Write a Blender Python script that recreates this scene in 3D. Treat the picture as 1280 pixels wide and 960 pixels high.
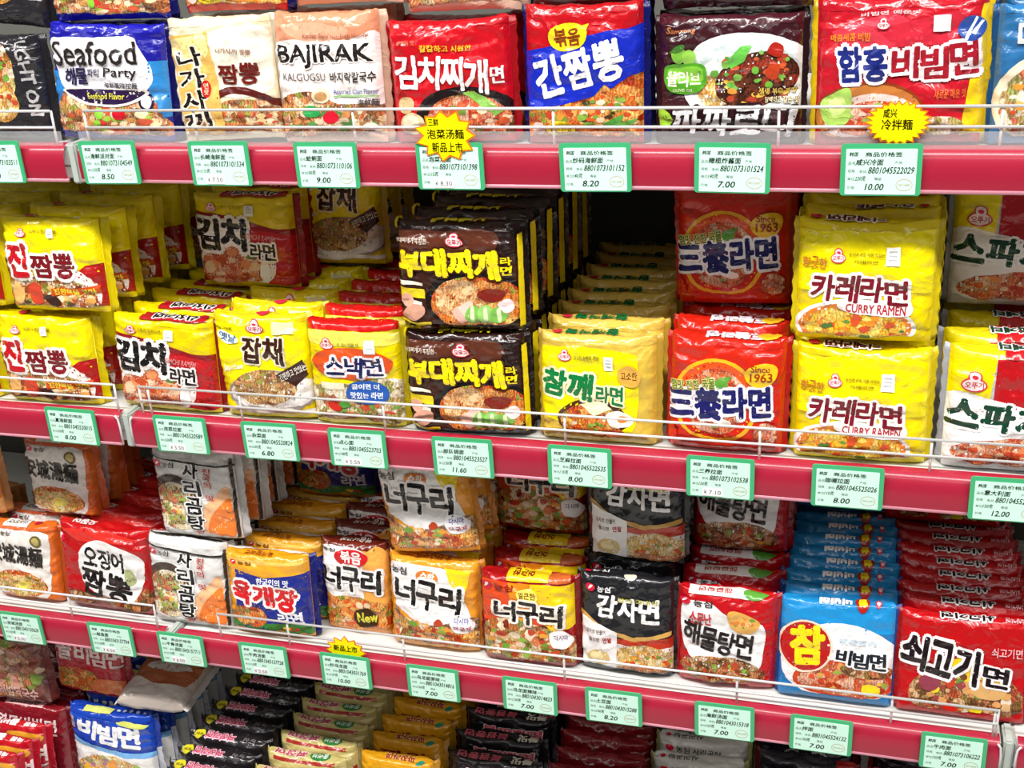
import bpy, bmesh, math, random
import numpy as np
from mathutils import Matrix, Vector, noise

for o in list(bpy.data.objects): bpy.data.objects.remove(o, do_unlink=True)
scene = bpy.context.scene
COL = scene.collection
rnd = random.Random(7)

# ------------------------------------------------------------------ camera
CAM = (0.7915153, -1.0561915, 1.6363271); YAW, PITCH, ROLL, FPX = 0.3042707, -0.4050305, -0.0626013, 1500.0
cy, sy, cp, sp = math.cos(YAW), math.sin(YAW), math.cos(PITCH), math.sin(PITCH)
fwd = Vector((-sy*cp, cy*cp, sp)); right = Vector((cy, sy, 0)); up = right.cross(fwd)
r2 = right*math.cos(ROLL) + up*math.sin(ROLL); u2 = up*math.cos(ROLL) - right*math.sin(ROLL)
cam_data = bpy.data.cameras.new('camera'); cam_data.sensor_width = 36; cam_data.lens = FPX/1280*36
cam_data.clip_start = 0.05
cam = bpy.data.objects.new('camera', cam_data); COL.objects.link(cam)
cam.matrix_world = Matrix(((r2.x, u2.x, -fwd.x, CAM[0]), (r2.y, u2.y, -fwd.y, CAM[1]), (r2.z, u2.z, -fwd.z, CAM[2]), (0, 0, 0, 1)))
scene.camera = cam

# ------------------------------------------------------------------ light, exposure
vs = scene.view_settings
vs.view_transform = 'Standard'; vs.look = 'None'; vs.gamma = 1.0; vs.use_curve_mapping = False
vs.exposure = 0.06
world = bpy.data.worlds.new('shop_air'); scene.world = world; world.use_nodes = True
world.node_tree.nodes['Background'].inputs[0].default_value = (1.0, 0.99, 0.97, 1)
world.node_tree.nodes['Background'].inputs[1].default_value = 0.09
def area(name, loc, size, size_y, power, target=None):
    l = bpy.data.lights.new(name, 'AREA'); l.shape = 'RECTANGLE'; l.size = size; l.size_y = size_y; l.energy = power
    l.color = (1.0, 0.985, 0.96)
    o = bpy.data.objects.new(name, l); COL.objects.link(o); o.location = loc
    if target: o.rotation_euler = (Vector(target)-Vector(loc)).to_track_quat('-Z', 'Y').to_euler()
    return o
# the aisle's rows of ceiling tubes, three metres up
area('ceiling_tube_light', (0.5, -1.05, 3.0), 5.0, 0.16, 150, (0.5, -0.7, 0))
area('ceiling_tube_light', (0.5, -2.6, 3.0), 5.0, 0.3, 22, (0.5, -1.6, 0))

# ------------------------------------------------------------------ materials
def lin(c):
    return c/12.92 if c <= 0.04045 else ((c+0.055)/1.055)**2.4
def rgb(h):
    h = h.lstrip('#'); return tuple(lin(int(h[i:i+2], 16)/255) for i in (0, 2, 4)) + (1.0,)
MATS = {}
def bump_into(nt, b, scale, strength, coord='Object'):
    tc = nt.nodes.new('ShaderNodeTexCoord'); n = nt.nodes.new('ShaderNodeTexNoise'); bp = nt.nodes.new('ShaderNodeBump')
    n.inputs['Scale'].default_value = scale; n.inputs['Detail'].default_value = 3
    bp.inputs['Strength'].default_value = strength; bp.inputs['Distance'].default_value = 0.002
    nt.links.new(tc.outputs[coord], n.inputs['Vector']); nt.links.new(n.outputs[0], bp.inputs['Height'])
    nt.links.new(bp.outputs[0], b.inputs['Normal'])
def crinkle(nt, b):
    """creases of thin wrapping film, different on every packet"""
    N = nt.nodes.new; L = nt.links.new
    tc = N('ShaderNodeTexCoord'); oi = N('ShaderNodeObjectInfo'); sc_ = N('ShaderNodeVectorMath'); sc_.operation = 'SCALE'; sc_.inputs[0].default_value = (7, 3, 5)
    L(oi.outputs['Random'], sc_.inputs['Scale']); ad = N('ShaderNodeVectorMath'); ad.operation = 'ADD'
    L(tc.outputs['Object'], ad.inputs[0]); L(sc_.outputs[0], ad.inputs[1])
    n = N('ShaderNodeTexNoise'); n.inputs['Scale'].default_value = 26; n.inputs['Detail'].default_value = 3; n.inputs['Distortion'].default_value = 1.2
    L(ad.outputs[0], n.inputs['Vector'])
    m1 = N('ShaderNodeMath'); m1.operation = 'SUBTRACT'; m1.inputs[1].default_value = .5; L(n.outputs[0], m1.inputs[0])
    m2 = N('ShaderNodeMath'); m2.operation = 'ABSOLUTE'; L(m1.outputs[0], m2.inputs[0])
    m3 = N('ShaderNodeMath'); m3.operation = 'POWER'; m3.inputs[1].default_value = .7; L(m2.outputs[0], m3.inputs[0])
    bp = N('ShaderNodeBump'); bp.invert = True; bp.inputs['Strength'].default_value = .55; bp.inputs['Distance'].default_value = .004
    L(m3.outputs[0], bp.inputs['Height']); L(bp.outputs[0], b.inputs['Normal'])
def mat(hexc, rough=0.2, kind='film', metal=0.0):
    k = (hexc, rough, kind, metal)
    if k in MATS: return MATS[k]
    m = bpy.data.materials.new(kind + '_' + hexc.lstrip('#')); m.use_nodes = True; nt = m.node_tree
    b = nt.nodes['Principled BSDF']
    b.inputs['Base Color'].default_value = rgb(hexc); b.inputs['Roughness'].default_value = rough
    b.inputs['Metallic'].default_value = metal
    if kind == 'film':
        b.inputs['Specular IOR Level'].default_value = 0.65
        crinkle(nt, b)
    elif kind == 'paper':
        b.inputs['Specular IOR Level'].default_value = 0.2
        bump_into(nt, b, 300, 0.05)
    elif kind == 'paint':
        bump_into(nt, b, 60, 0.04)
    elif kind == 'rail':
        b.inputs['Coat Weight'].default_value = 0.55; b.inputs['Coat Roughness'].default_value = 0.16; b.inputs['Specular IOR Level'].default_value = 0.3
        bump_into(nt, b, 25, 0.05)
    elif kind == 'metal':
        bump_into(nt, b, 200, 0.03)
    m.diffuse_color = rgb(hexc)
    MATS[k] = m
    return m
def clear_mat():
    if 'clear' in MATS: return MATS['clear']
    m = bpy.data.materials.new('clear_plastic'); m.use_nodes = True; nt = m.node_tree
    b = nt.nodes['Principled BSDF']
    b.inputs['Base Color'].default_value = (0.9, 0.9, 0.92, 1); b.inputs['Roughness'].default_value = 0.15
    b.inputs['Alpha'].default_value = 0.15
    bump_into(nt, b, 40, 0.05)
    MATS['clear'] = m
    return m
def food_mat(name, cols, scale=120):
    """cooked noodles and toppings: cells in the dish's colours, broken up by fine strands"""
    k = ('food', name)
    if k in MATS: return MATS[k]
    m = bpy.data.materials.new('food_' + name); m.use_nodes = True; nt = m.node_tree; L = nt.links
    b = nt.nodes['Principled BSDF']; b.inputs['Roughness'].default_value = 0.22; b.inputs['Specular IOR Level'].default_value = 0.6; crinkle(nt, b)
    uv = nt.nodes.new('ShaderNodeUVMap')
    nz = nt.nodes.new('ShaderNodeTexNoise'); nz.inputs['Scale'].default_value = 90; nz.inputs['Detail'].default_value = 2
    L.new(uv.outputs[0], nz.inputs['Vector'])
    mx = nt.nodes.new('ShaderNodeMix'); mx.data_type = 'VECTOR'; mx.inputs[0].default_value = 0.012
    L.new(uv.outputs[0], mx.inputs[4]); L.new(nz.outputs[1], mx.inputs[5])
    vo = nt.nodes.new('ShaderNodeTexVoronoi'); vo.inputs['Scale'].default_value = scale; vo.feature = 'SMOOTH_F1'; vo.inputs['Smoothness'].default_value = .3
    L.new(mx.outputs[1], vo.inputs['Vector'])
    sep = nt.nodes.new('ShaderNodeSeparateColor'); L.new(vo.outputs['Color'], sep.inputs[0])
    rp = nt.nodes.new('ShaderNodeValToRGB'); rp.color_ramp.interpolation = 'LINEAR'
    e = rp.color_ramp.elements
    e[0].position = 0; e[0].color = rgb(cols[0]); e[1].position = 1.0/len(cols); e[1].color = rgb(cols[1])
    for i, c in enumerate(cols[2:], 2):
        q = e.new(i/len(cols)); q.color = rgb(c)
    L.new(sep.outputs[0], rp.inputs[0])
    wv = nt.nodes.new('ShaderNodeTexWave'); wv.inputs['Scale'].default_value = 95; wv.inputs['Distortion'].default_value = 9
    wv.inputs['Detail'].default_value = 2; wv.inputs['Detail Scale'].default_value = 1.6
    L.new(uv.outputs[0], wv.inputs['Vector'])
    m2 = nt.nodes.new('ShaderNodeMix'); m2.data_type = 'RGBA'; m2.blend_type = 'OVERLAY'; m2.inputs[0].default_value = 0.38
    L.new(rp.outputs[0], m2.inputs[6]); L.new(wv.outputs[0], m2.inputs[7])
    ve = nt.nodes.new('ShaderNodeTexVoronoi'); ve.feature = 'DISTANCE_TO_EDGE'; ve.inputs['Scale'].default_value = scale*1.15
    L.new(mx.outputs[1], ve.inputs['Vector'])
    mr = nt.nodes.new('ShaderNodeMapRange'); mr.inputs[1].default_value = 0; mr.inputs[2].default_value = .22; mr.inputs[3].default_value = .5; mr.inputs[4].default_value = 1.0
    L.new(ve.outputs[0], mr.inputs[0])
    m3 = nt.nodes.new('ShaderNodeMix'); m3.data_type = 'RGBA'; m3.blend_type = 'MULTIPLY'; m3.inputs[0].default_value = .6
    L.new(m2.outputs[2], m3.inputs[6]); L.new(mr.outputs[0], m3.inputs[7])
    L.new(m3.outputs[2], b.inputs['Base Color'])
    MATS[k] = m
    return m
PAL = {
 'ramen': ['#d8541e', '#e88a34', '#b53414', '#f2c068', '#d86a2c', '#8f9a3a'],
 'kimchi': ['#d05a30', '#e08858', '#b03018', '#e8c0a0', '#c84820'],
 'noodle': ['#e8c878', '#d8a850', '#f2e0a8', '#c88a3c', '#e0b860'],
 'white': ['#e8d8b8', '#d8c090', '#f2ead8', '#b89860', '#8a9a50', '#c86a50'],
 'black': ['#3a1a10', '#5a2a1a', '#28100c', '#70381e', '#8a3020'],
 'seafood': ['#e0a060', '#c85a30', '#f0dcb0', '#7a4a28', '#d88050', '#9aa048'],
 'mix': ['#c8482a', '#6a8a30', '#e0c080', '#8a2a1a', '#e09040', '#f0e0c0'],
 'glass': ['#b08850', '#c89a60', '#8a5c30', '#d8b880', '#a06a3a'],
 'curry': ['#e8a020', '#f0c838', '#d87818', '#f4dc70', '#e0b030'],
 'stew': ['#d89450', '#ecc088', '#c47a3c', '#f0cc98', '#d8a060', '#b86030'],
 'dark': ['#7a2a18', '#a84828', '#c88a58', '#5a3018', '#98783c', '#d8b088'],
}
def fmat(p): return food_mat(p, PAL[p])

# ------------------------------------------------------------------ lettering
TXT = {}
def glyphs(s):
    if s in TXT: return TXT[s]
    c = bpy.data.curves.new('lettering', 'FONT'); c.body = s; c.size = 1.0; c.resolution_u = 2
    o = bpy.data.objects.new('lettering', c)
    me = bpy.data.meshes.new_from_object(o)
    v = np.array([p.co[:2] for p in me.vertices]) if len(me.vertices) else np.zeros((0, 2))
    f = [tuple(p.vertices) for p in me.polygons]
    bpy.data.objects.remove(o); bpy.data.curves.remove(c); bpy.data.meshes.remove(me)
    TXT[s] = (v, f)
    return TXT[s]
def text_mesh(s, off):
    """lettering thickened by `off` (the pen's extra radius): the strokes swept round a small circle"""
    v, f = glyphs(s)
    if off < .012 or not len(v): return v, f
    rings = [(off, 8)] if off < .07 else [(off, 12), (off*.55, 8)]
    V, F = [v], list(f); n = len(v)
    for r, k in rings:
        for i in range(k):
            a = 2*math.pi*(i+.5)/k; V.append(v + r*np.array([math.cos(a), math.sin(a)])); F += [tuple(q+n for q in t) for t in f]; n += len(v)
    return np.concatenate(V), F
def text_fit(s, x0, y0, x1, y1, b=0.02, out=None, rot=0, sh=0, hand=0):
    """the lettering's outline points fitted into a box whose y axis points UP (x0<x1, y0<y1)"""
    parts = []
    if hand and len(s) > 1:
        hr = random.Random(s); n = len(s)
        for i, ch in enumerate(s):
            v0, f0 = text_mesh(ch, b)
            if not len(v0): continue
            lo, hi = v0.min(0), v0.max(0); v, f = (v0, f0) if out is None else text_mesh(ch, b+out)
            k = hr.uniform(.9, 1.04); a = math.radians(hr.uniform(-6, 6)*hand); q = (v-(lo+hi)/2)/np.maximum(hi-lo, 1e-6)
            q = q*np.array([.98/n, k]); q = q @ np.array([[1, 0], [math.tan(a)/n, 1]])
            q += np.array([-.5 + (i+.5)/n, hr.uniform(-.05, .05)*hand]); parts.append((q, f))
    else:
        v0, f0 = text_mesh(s, b)
        if not len(v0): return np.zeros((0, 2)), []
        lo, hi = v0.min(0), v0.max(0)
        v, f = (v0, f0) if out is None else text_mesh(s, b + out)
        parts.append(((v - (lo+hi)/2)/np.maximum(hi-lo, 1e-6), f))
    V, F, n = [], [], 0
    for q, f in parts: V.append(q); F += [tuple(i+n for i in t) for t in f]; n += len(q)
    q = np.concatenate(V); w, h = x1-x0, y1-y0
    q = q*np.array([w, h]); q[:, 0] += sh*q[:, 1]
    a = math.radians(rot); ca, sa = math.cos(a), math.sin(a)
    q = np.stack([q[:, 0]*ca - q[:, 1]*sa, q[:, 0]*sa + q[:, 1]*ca], 1)
    return q + np.array([(x0+x1)/2, (y0+y1)/2]), F
def spline(pts, n=6):
    out = []; N = len(pts)
    for i in range(N):
        p0, p1, p2, p3 = (np.array(pts[(i+j) % N], float) for j in (-1, 0, 1, 2))
        for t in np.arange(n)/n:
            out.append(tuple(0.5*((2*p1) + (-p0+p2)*t + (2*p0-5*p1+4*p2-p3)*t*t + (-p0+3*p1-3*p2+p3)*t**3)))
    return out
def ellipse(cx, cy_, rx, ry, rot=0, n=28):
    a = math.radians(rot)
    return [(cx + rx*math.cos(t)*math.cos(a) - ry*math.sin(t)*math.sin(a), cy_ + rx*math.cos(t)*math.sin(a) + ry*math.sin(t)*math.cos(a))
            for t in np.arange(n)*2*math.pi/n]

# ------------------------------------------------------------------ noodle packets
NU, NF, NT, NB, NO = 42, 32, 11, 8, 5
US = np.concatenate([np.linspace(0, .16, 9)[:-1], np.linspace(.16, .84, NU-15), np.linspace(.84, 1, 9)[1:]])
SS = np.concatenate([np.linspace(0, 1, NF+1)[:-1], np.linspace(1, 2, NT+1)[:-1], np.linspace(2, 3, NB+1)[:-1], np.linspace(3, 4, NO+1)])
def fbm(x, y, z): return noise.noise(Vector((x, y, z)))
class Surf:
    """the puffed, flow-wrapped film: a pillow whose two ends pinch into upright seals"""
    def __init__(s, w, h, d, seed, crumple=1.0):
        s.w, s.h, s.d = w, h, d
        s.P = np.zeros((len(US), len(SS), 3))
        for i, u in enumerate(US):
            e = abs(2*u-1); dep = .004 + (d-.004)*max(0, 1-e**4.2)**.55
            hei = h*(1 + .022*e**6)
            for j, S in enumerate(SS):
                k = S % 4
                if k < 1: a, b = 2*k-1, -1
                elif k < 2: a, b = 1, 2*(k-1)-1
                elif k < 3: a, b = 1-2*(k-2), 1
                else: a, b = -1, 1-2*(k-3)
                n = (abs(a)**5.5 + abs(b)**5.5)**(-1/5.5)
                z, y = hei/2*a*n, dep/2*b*n
                sd = seed*7.3
                py, pz = b*n, a*n
                q = fbm(u*2.6+sd, py*1.3 + sd, pz*2.4)*.0034 + fbm(u*6+sd, py*2, pz*6+sd)*.0026
                r = (1-abs(fbm(u*4+sd, 3.1*sd + py*3, pz*9)))
                q += (e**3)*(r-.75)*.0085 + (1-abs(fbm(u*13+sd, py*4, pz*12+sd*2))-.8)*.0026
                q *= crumple
                if e > .985: q *= .15
                if k >= 3: q *= .3
                m = max(abs(py), abs(pz), 1e-6)
                y += q*py*min(1, dep/.02); z += q*pz*.8
                s.P[i, j] = ((u-.5)*w, y, z)
        s.P[:, :, 1] *= (d/2)/abs(s.P[:, :, 1]).max()
        s.P[:, :, 2] -= s.P[:, :, 2].min(); s.P[:, :, 2] *= h/s.P[:, :, 2].max()
        s.P[:, -1] = s.P[:, 0]
        du = np.gradient(s.P, axis=0)
        dS = np.zeros_like(s.P); dS[:, 1:-1] = s.P[:, 2:] - s.P[:, :-2]; dS[:, 0] = dS[:, -1] = s.P[:, 1] - s.P[:, -2]
        N = np.cross(du, dS); N /= np.maximum(np.linalg.norm(N, axis=2, keepdims=True), 1e-9)
        s.N = N
    def at(s, u, S):
        u = np.clip(u, 0, 1); S = np.clip(S, 0, 4)
        i = np.clip(np.searchsorted(US, u, side='right')-1, 0, len(US)-2); j = np.clip(np.searchsorted(SS, S, side='right')-1, 0, len(SS)-2)
        a = ((u-US[i])/(US[i+1]-US[i]))[:, None]; b = ((S-SS[j])/(SS[j+1]-SS[j]))[:, None]
        def lerp(A): return (A[i, j]*(1-a)*(1-b) + A[i+1, j]*a*(1-b) + A[i, j+1]*(1-a)*b + A[i+1, j+1]*a*b)
        n = lerp(s.N); n /= np.maximum(np.linalg.norm(n, axis=1, keepdims=True), 1e-9)
        return lerp(s.P), n
def decal(verts, faces):
    """a flat print in (u, S) cut along the film's grid so that it follows every fold"""
    bm = bmesh.new()
    vs_ = [bm.verts.new((float(x), float(y), 0)) for x, y in verts]
    for f in faces:
        try: bm.faces.new([vs_[k] for k in f])
        except ValueError: pass
    if not bm.faces: bm.free(); return np.zeros((0, 2)), []
    big = [f for f in bm.faces if len(f.verts) > 3]
    if big: bmesh.ops.triangulate(bm, faces=big)
    V = np.array([v.co[:2] for v in bm.verts]); lo, hi = V.min(0), V.max(0)
    def cut(co, no, clear):
        bmesh.ops.bisect_plane(bm, geom=bm.verts[:]+bm.edges[:]+bm.faces[:], dist=1e-7, plane_co=co, plane_no=no, clear_outer=clear)
    if lo[0] < 0: cut((0, 0, 0), (-1, 0, 0), True)
    if hi[0] > 1: cut((1, 0, 0), (1, 0, 0), True)
    if lo[1] < 0: cut((0, 0, 0), (0, -1, 0), True)
    if hi[1] > 3: cut((0, 3, 0), (0, 1, 0), True)
    for u in US[1:-1]:
        if lo[0] < u < hi[0]: cut((u, 0, 0), (1, 0, 0), False)
    for S in SS[1:-1]:
        if lo[1] < S < hi[1]: cut((0, S, 0), (0, 1, 0), False)
    bm.normal_update(); bm.verts.index_update()
    V = np.array([v.co[:2] for v in bm.verts]) if bm.verts else np.zeros((0, 2))
    F = []
    for f in bm.faces:
        ids = [v.index for v in f.verts]
        F.append(ids if f.normal.z > 0 else ids[::-1])
    bm.free()
    return V, F

def mixhex(a, b, t):
    return '#' + ''.join('%02x' % round(int(a[i:i+2], 16)*(1-t) + int(b[i:i+2], 16)*t) for i in (1, 3, 5))
class Design:
    def __init__(s, key, bb, base, w, h, d, desc, cat_words='', top=None, seal=None, crumple=1.0, seal_len=.012, out=.5):
        s.out = out
        s.key, s.bb, s.base, s.w, s.h, s.d, s.desc, s.top, s.crumple = key, bb, base, w, h, d, desc, top, crumple
        s.seal = seal or base; s.seal_len = seal_len
        s.layers = []; s.small = set(); DES[key] = s; s.rr = random.Random(key)
        if top: s.layers.append(([(0, 1.0), (1, 1.0), (1, 2.0), (0, 2.0)], [(0, 1, 2, 3)], mat(top), True))
    def uv(s, x, y):
        x0, y0, x1, y1 = s.bb; return (x-x0)/(x1-x0), (y1-y)/(y1-y0)
    def S(s, v): return v if v <= 1 else min(2.0, 1 + (v-1)*s.h/s.d)
    def poly(s, pts, m, smooth=False):
        if smooth: pts = spline(pts)
        q = [s.uv(*p) for p in pts]; q = [(u, s.S(v)) for u, v in q]
        s.layers.append((q, [tuple(range(len(q)))], m, False)); return s
    def P(s, c, *pts): return s.poly(pts, mat(c))
    def B(s, c, *pts): return s.poly(pts, mat(c), True)
    def R(s, c, x0, y0, x1, y1): return s.poly([(x0, y1), (x1, y1), (x1, y0), (x0, y0)], mat(c))
    def E(s, c, cx, cy_, rx, ry, rot=0): return s.poly(ellipse(cx, cy_, rx, ry, rot), mat(c))
    def F(s, pal, *pts): return s.poly(pts, fmat(pal), len(pts) > 4)
    def FE(s, pal, cx, cy_, rx, ry, rot=0): return s.poly(ellipse(cx, cy_, rx, ry, rot), fmat(pal))
    def bits(s, cols, cx, cy_, rx, ry, n, size):
        cols = [mixhex(c, '#b88450', .22) for c in cols]; size *= .92
        for _ in range(int(n*.75)):
            t = s.rr.random()*6.283; r = math.sqrt(s.rr.random()); z = size*s.rr.uniform(.5, 1.2)
            x, y = cx + rx*r*math.cos(t), cy_ + ry*r*math.sin(t); k = s.rr.uniform(.4, .9); a0 = s.rr.random()*6
            pts = [(x + z*math.cos(a)*s.rr.uniform(.7, 1.15), y + z*k*math.sin(a)*s.rr.uniform(.7, 1.15)) for a in (a0 + np.arange(7)*2*math.pi/7)]
            s.small.add(len(s.layers)); s.poly(pts, mat(s.rr.choice(cols)))
        return s
    def T(s, c, txt, x0, y0, x1, y1, ol=None, olw=.06, b=.02, rot=0, sh=0, dx=0, dy=0):
        b = b*.72 if b >= .04 else b
        hand = 1 if b >= .03 and all('\uac00' <= ch <= '\ud7a3' for ch in txt) else 0
        def put(col, out, ox=0, oy=0):
            v, f = text_fit(txt, x0+ox, -y1-oy, x1+ox, -y0-oy, b, out, rot, sh, hand)
            if len(v):
                q = [s.uv(x, -y) for x, y in v]; s.layers.append(([(u, s.S(v_)) for u, v_ in q], f, mat(col), False))
        if ol:
            for k, (oc, ow) in enumerate(ol if isinstance(ol, list) else [(ol, olw)]): put(oc, ow)
        put(c, None); return s
    def TV(s, c, txt, x0, y0, x1, y1, **kw):
        n = len(txt)
        for i, ch in enumerate(txt):
            a, b_ = y0 + (y1-y0)*(i+.04)/n, y0 + (y1-y0)*(i+.96)/n
            s.T(c, ch, x0, a, x1, b_, **kw)
        return s
    def TT(s, c, txt, u0, s0, u1, s1, ol=None, olw=.06, b=.02, rot=180):
        def put(col, out):
            v, f = text_fit(txt, u0, s0, u1, s1, b, out, rot)
            if len(v): s.layers.append(([tuple(p) for p in v], f, mat(col), True))
        if ol: put(ol, olw)
        put(c, None); return s
    def TQ(s, c, u0, s0, u1, s1):
        s.layers.append(([(u0, s0), (u1, s0), (u1, s1), (u0, s1)], [(0, 1, 2, 3)], mat(c), True)); return s
    def TE(s, c, u, S_, ru, rs):
        s.layers.append((ellipse(u, S_, ru, rs), [tuple(range(28))], mat(c), True)); return s
    def OT(s, cx, cy_, r=9):
        for c, k in (('#d02840', 1.0), ('#f6d8d8', .8)):
            s.E(c, cx, cy_-r*.45, r*.55*k, r*.55*k); s.E(c, cx, cy_+r*.25, r*(1-(1-k)*.6), r*.62*k)
        s.E('#d02840', cx, cy_-r*.42, r*.25, r*.18)
        return s.T('#c01830', '오뚜기', cx-r*.72, cy_-r*.05, cx+r*.72, cy_+r*.55, b=.02)
    def NS(s, cx, cy_, r=6, tc='#202020', tw=20):
        s.E('#d01838', cx, cy_, r, r*.95, 20); s.B('#f8e8ea', (cx-r*.5, cy_+r*.5), (cx-r*.1, cy_-r*.5), (cx+r*.5, cy_-r*.5), (cx+r*.1, cy_+r*.1))
        return s.T(tc, '농심', cx+r*1.5, cy_-r*.7, cx+r*1.5+tw, cy_+r*.9, b=.02)
    def ST(s, cx, cy_, w=11, h=15):
        s.R('#f6f6f4', cx-w/2, cy_-h/2, cx+w/2, cy_+h/2)
        for k in range(3): s.R('#b8b8b8', cx-w*.3, cy_-h*.3+k*h*.22, cx+w*.3, cy_-h*.3+k*h*.22+h*.08)
        return s
    # -------- meshes
    def build(s):
        sf = s.surf = Surf(s.w, s.h, s.d, (sum(map(ord, s.key)) % 97)+1, s.crumple)
        nu, ns = len(US), len(SS)
        V = [sf.P[:, :-1].reshape(-1, 3)]; N = [sf.N[:, :-1].reshape(-1, 3)]
        UV = [np.stack(np.meshgrid(US*s.w, SS[:-1]*s.h, indexing='ij'), -1).reshape(-1, 2)]
        m = ns-1; F = []; MI = []; mats = [mat(s.base)]
        for i in range(nu-1):
            for j in range(m):
                k = (j+1) % m; F.append((i*m+j, (i+1)*m+j, (i+1)*m+k, i*m+k)); MI.append(0)
        F.append(tuple(range(m))); MI.append(0)
        F.append(tuple((nu-1)*m + j for j in range(m))[::-1]); MI.append(0)
        base = nu*m; lift = .00025
        for n, (vv, ff, mt, top) in enumerate(s.layers):
            dv, df = decal(vv, ff)
            if not len(dv): continue
            P, Nn = sf.at(dv[:, 0], dv[:, 1])
            lift += .000012 if n in s.small else .00007
            P = P + Nn*lift
            V.append(P); N.append(Nn); UV.append(dv*np.array([s.w, s.h]))
            if mt not in mats: mats.append(mt)
            mi = mats.index(mt)
            for f in df: F.append(tuple(base+q for q in f)); MI.append(mi)
            base += len(dv)
        V = np.concatenate(V); N = np.concatenate(N); UV = np.concatenate(UV)
        me = bpy.data.meshes.new('noodle_packet'); me.from_pydata(V.tolist(), [], F)
        for x in mats: me.materials.append(x)
        me.polygons.foreach_set('material_index', MI); me.polygons.foreach_set('use_smooth', [True]*len(F))
        lv = np.zeros(len(me.loops), dtype=np.int32); me.loops.foreach_get('vertex_index', lv)
        ul = me.uv_layers.new(name='UVMap'); ul.data.foreach_set('uv', UV[lv].astype(np.float32).ravel())
        me.update(); me.normals_split_custom_set_from_vertices(N.tolist())
        s.mesh = me; s.seals = [s.seal_mesh(0), s.seal_mesh(1)]
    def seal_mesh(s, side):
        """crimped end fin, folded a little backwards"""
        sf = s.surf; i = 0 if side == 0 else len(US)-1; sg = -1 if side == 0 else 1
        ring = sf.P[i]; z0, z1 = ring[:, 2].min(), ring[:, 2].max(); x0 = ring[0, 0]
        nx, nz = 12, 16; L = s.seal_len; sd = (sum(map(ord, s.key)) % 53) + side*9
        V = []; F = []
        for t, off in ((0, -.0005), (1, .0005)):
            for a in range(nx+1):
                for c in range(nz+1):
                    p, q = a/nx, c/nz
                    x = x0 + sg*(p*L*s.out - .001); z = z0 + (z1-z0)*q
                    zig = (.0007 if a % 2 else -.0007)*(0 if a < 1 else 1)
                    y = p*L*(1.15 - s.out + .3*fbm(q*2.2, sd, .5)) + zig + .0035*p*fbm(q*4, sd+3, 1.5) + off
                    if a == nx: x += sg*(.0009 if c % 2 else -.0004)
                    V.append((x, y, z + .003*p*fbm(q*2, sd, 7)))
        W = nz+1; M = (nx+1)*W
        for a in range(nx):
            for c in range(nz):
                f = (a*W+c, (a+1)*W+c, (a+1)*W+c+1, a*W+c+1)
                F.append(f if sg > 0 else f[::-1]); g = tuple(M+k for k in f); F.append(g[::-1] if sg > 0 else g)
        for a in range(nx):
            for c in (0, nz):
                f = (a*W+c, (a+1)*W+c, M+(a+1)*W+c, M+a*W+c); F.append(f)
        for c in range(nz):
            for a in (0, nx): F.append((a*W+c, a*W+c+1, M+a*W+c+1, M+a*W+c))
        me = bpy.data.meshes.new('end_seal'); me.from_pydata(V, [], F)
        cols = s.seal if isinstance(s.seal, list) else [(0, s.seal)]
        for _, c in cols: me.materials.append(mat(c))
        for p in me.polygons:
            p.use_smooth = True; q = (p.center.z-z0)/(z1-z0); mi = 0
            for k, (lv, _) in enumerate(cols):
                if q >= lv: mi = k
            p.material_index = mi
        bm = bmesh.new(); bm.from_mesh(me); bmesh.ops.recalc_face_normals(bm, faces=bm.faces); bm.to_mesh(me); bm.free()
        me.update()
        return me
DES = {}
# ------------------------------------------------------------------ printed designs (coordinates: pixels measured on each pack's face)
GRN, RED, ORG, YEL, WHT = '#4f8a2a', '#c02818', '#e0762a', '#f0cc30', '#f2ece0'
VEG = ['#5a9a30', '#7ab83c', '#d8401c', '#f0a030', '#f4ecd8', '#b83018']
MEAT = ['#a84a2c', '#c8744c', '#e8b890', '#7a2c1a', '#e09060']

d = Design('blackmix', (-80, 50, 58, 182), '#262428', .112, .112, .038, 'black packet with noodle and chilli picture')
d.FE('mix', -8, 95, 34, 50).FE('noodle', -2, 132, 26, 26).bits(VEG, -5, 105, 30, 45, 40, 6)
d.T('#b8b4b4', 'LIGHT ON', -7, 92, 93, 108, rot=-86, b=.03)
d.FE('ramen', -45, 150, 24, 22).B('#403a40', (-75, 60), (-50, 56), (-40, 80), (-72, 90))

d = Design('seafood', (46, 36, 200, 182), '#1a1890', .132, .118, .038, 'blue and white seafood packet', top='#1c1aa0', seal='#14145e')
d.R('#2a80c8', 46, 95, 66, 182).R('#2e86cc', 180, 80, 200, 150)
d.B('#ece9ee', (52, 62), (60, 50), (110, 47), (162, 44), (172, 60), (186, 90), (182, 112), (160, 122), (90, 122), (66, 116), (56, 92))
d.F('seafood', (62, 122), (110, 132), (176, 122), (194, 150), (196, 182), (56, 182)).bits(['#d81828', '#8ac83a', '#f0d8b0', '#e0a050', '#c84830', '#f4e8d0'], 125, 158, 62, 20, 46, 8)
d.E('#c81828', 139, 148, 9, 8).E('#86c83c', 112, 148, 6, 7).E('#8ac83a', 109, 162, 5, 6).E('#1c1440', 176, 132, 10, 11).E('#e8dcd0', 176, 132, 7, 8)
d.B('#f0e8dc', (66, 117), (120, 116), (178, 116), (168, 130), (140, 138), (100, 138), (78, 130))
d.B('#2a1640', (70, 118), (120, 117), (173, 117), (164, 128), (140, 135), (102, 135), (82, 128))
d.T('#e8e048', 'Seafood Flavor', 100, 121, 149, 129, b=.02)
d.T('#2a2320', 'Seafood', 56, 54, 170, 86, b=.012, rot=2)
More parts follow.
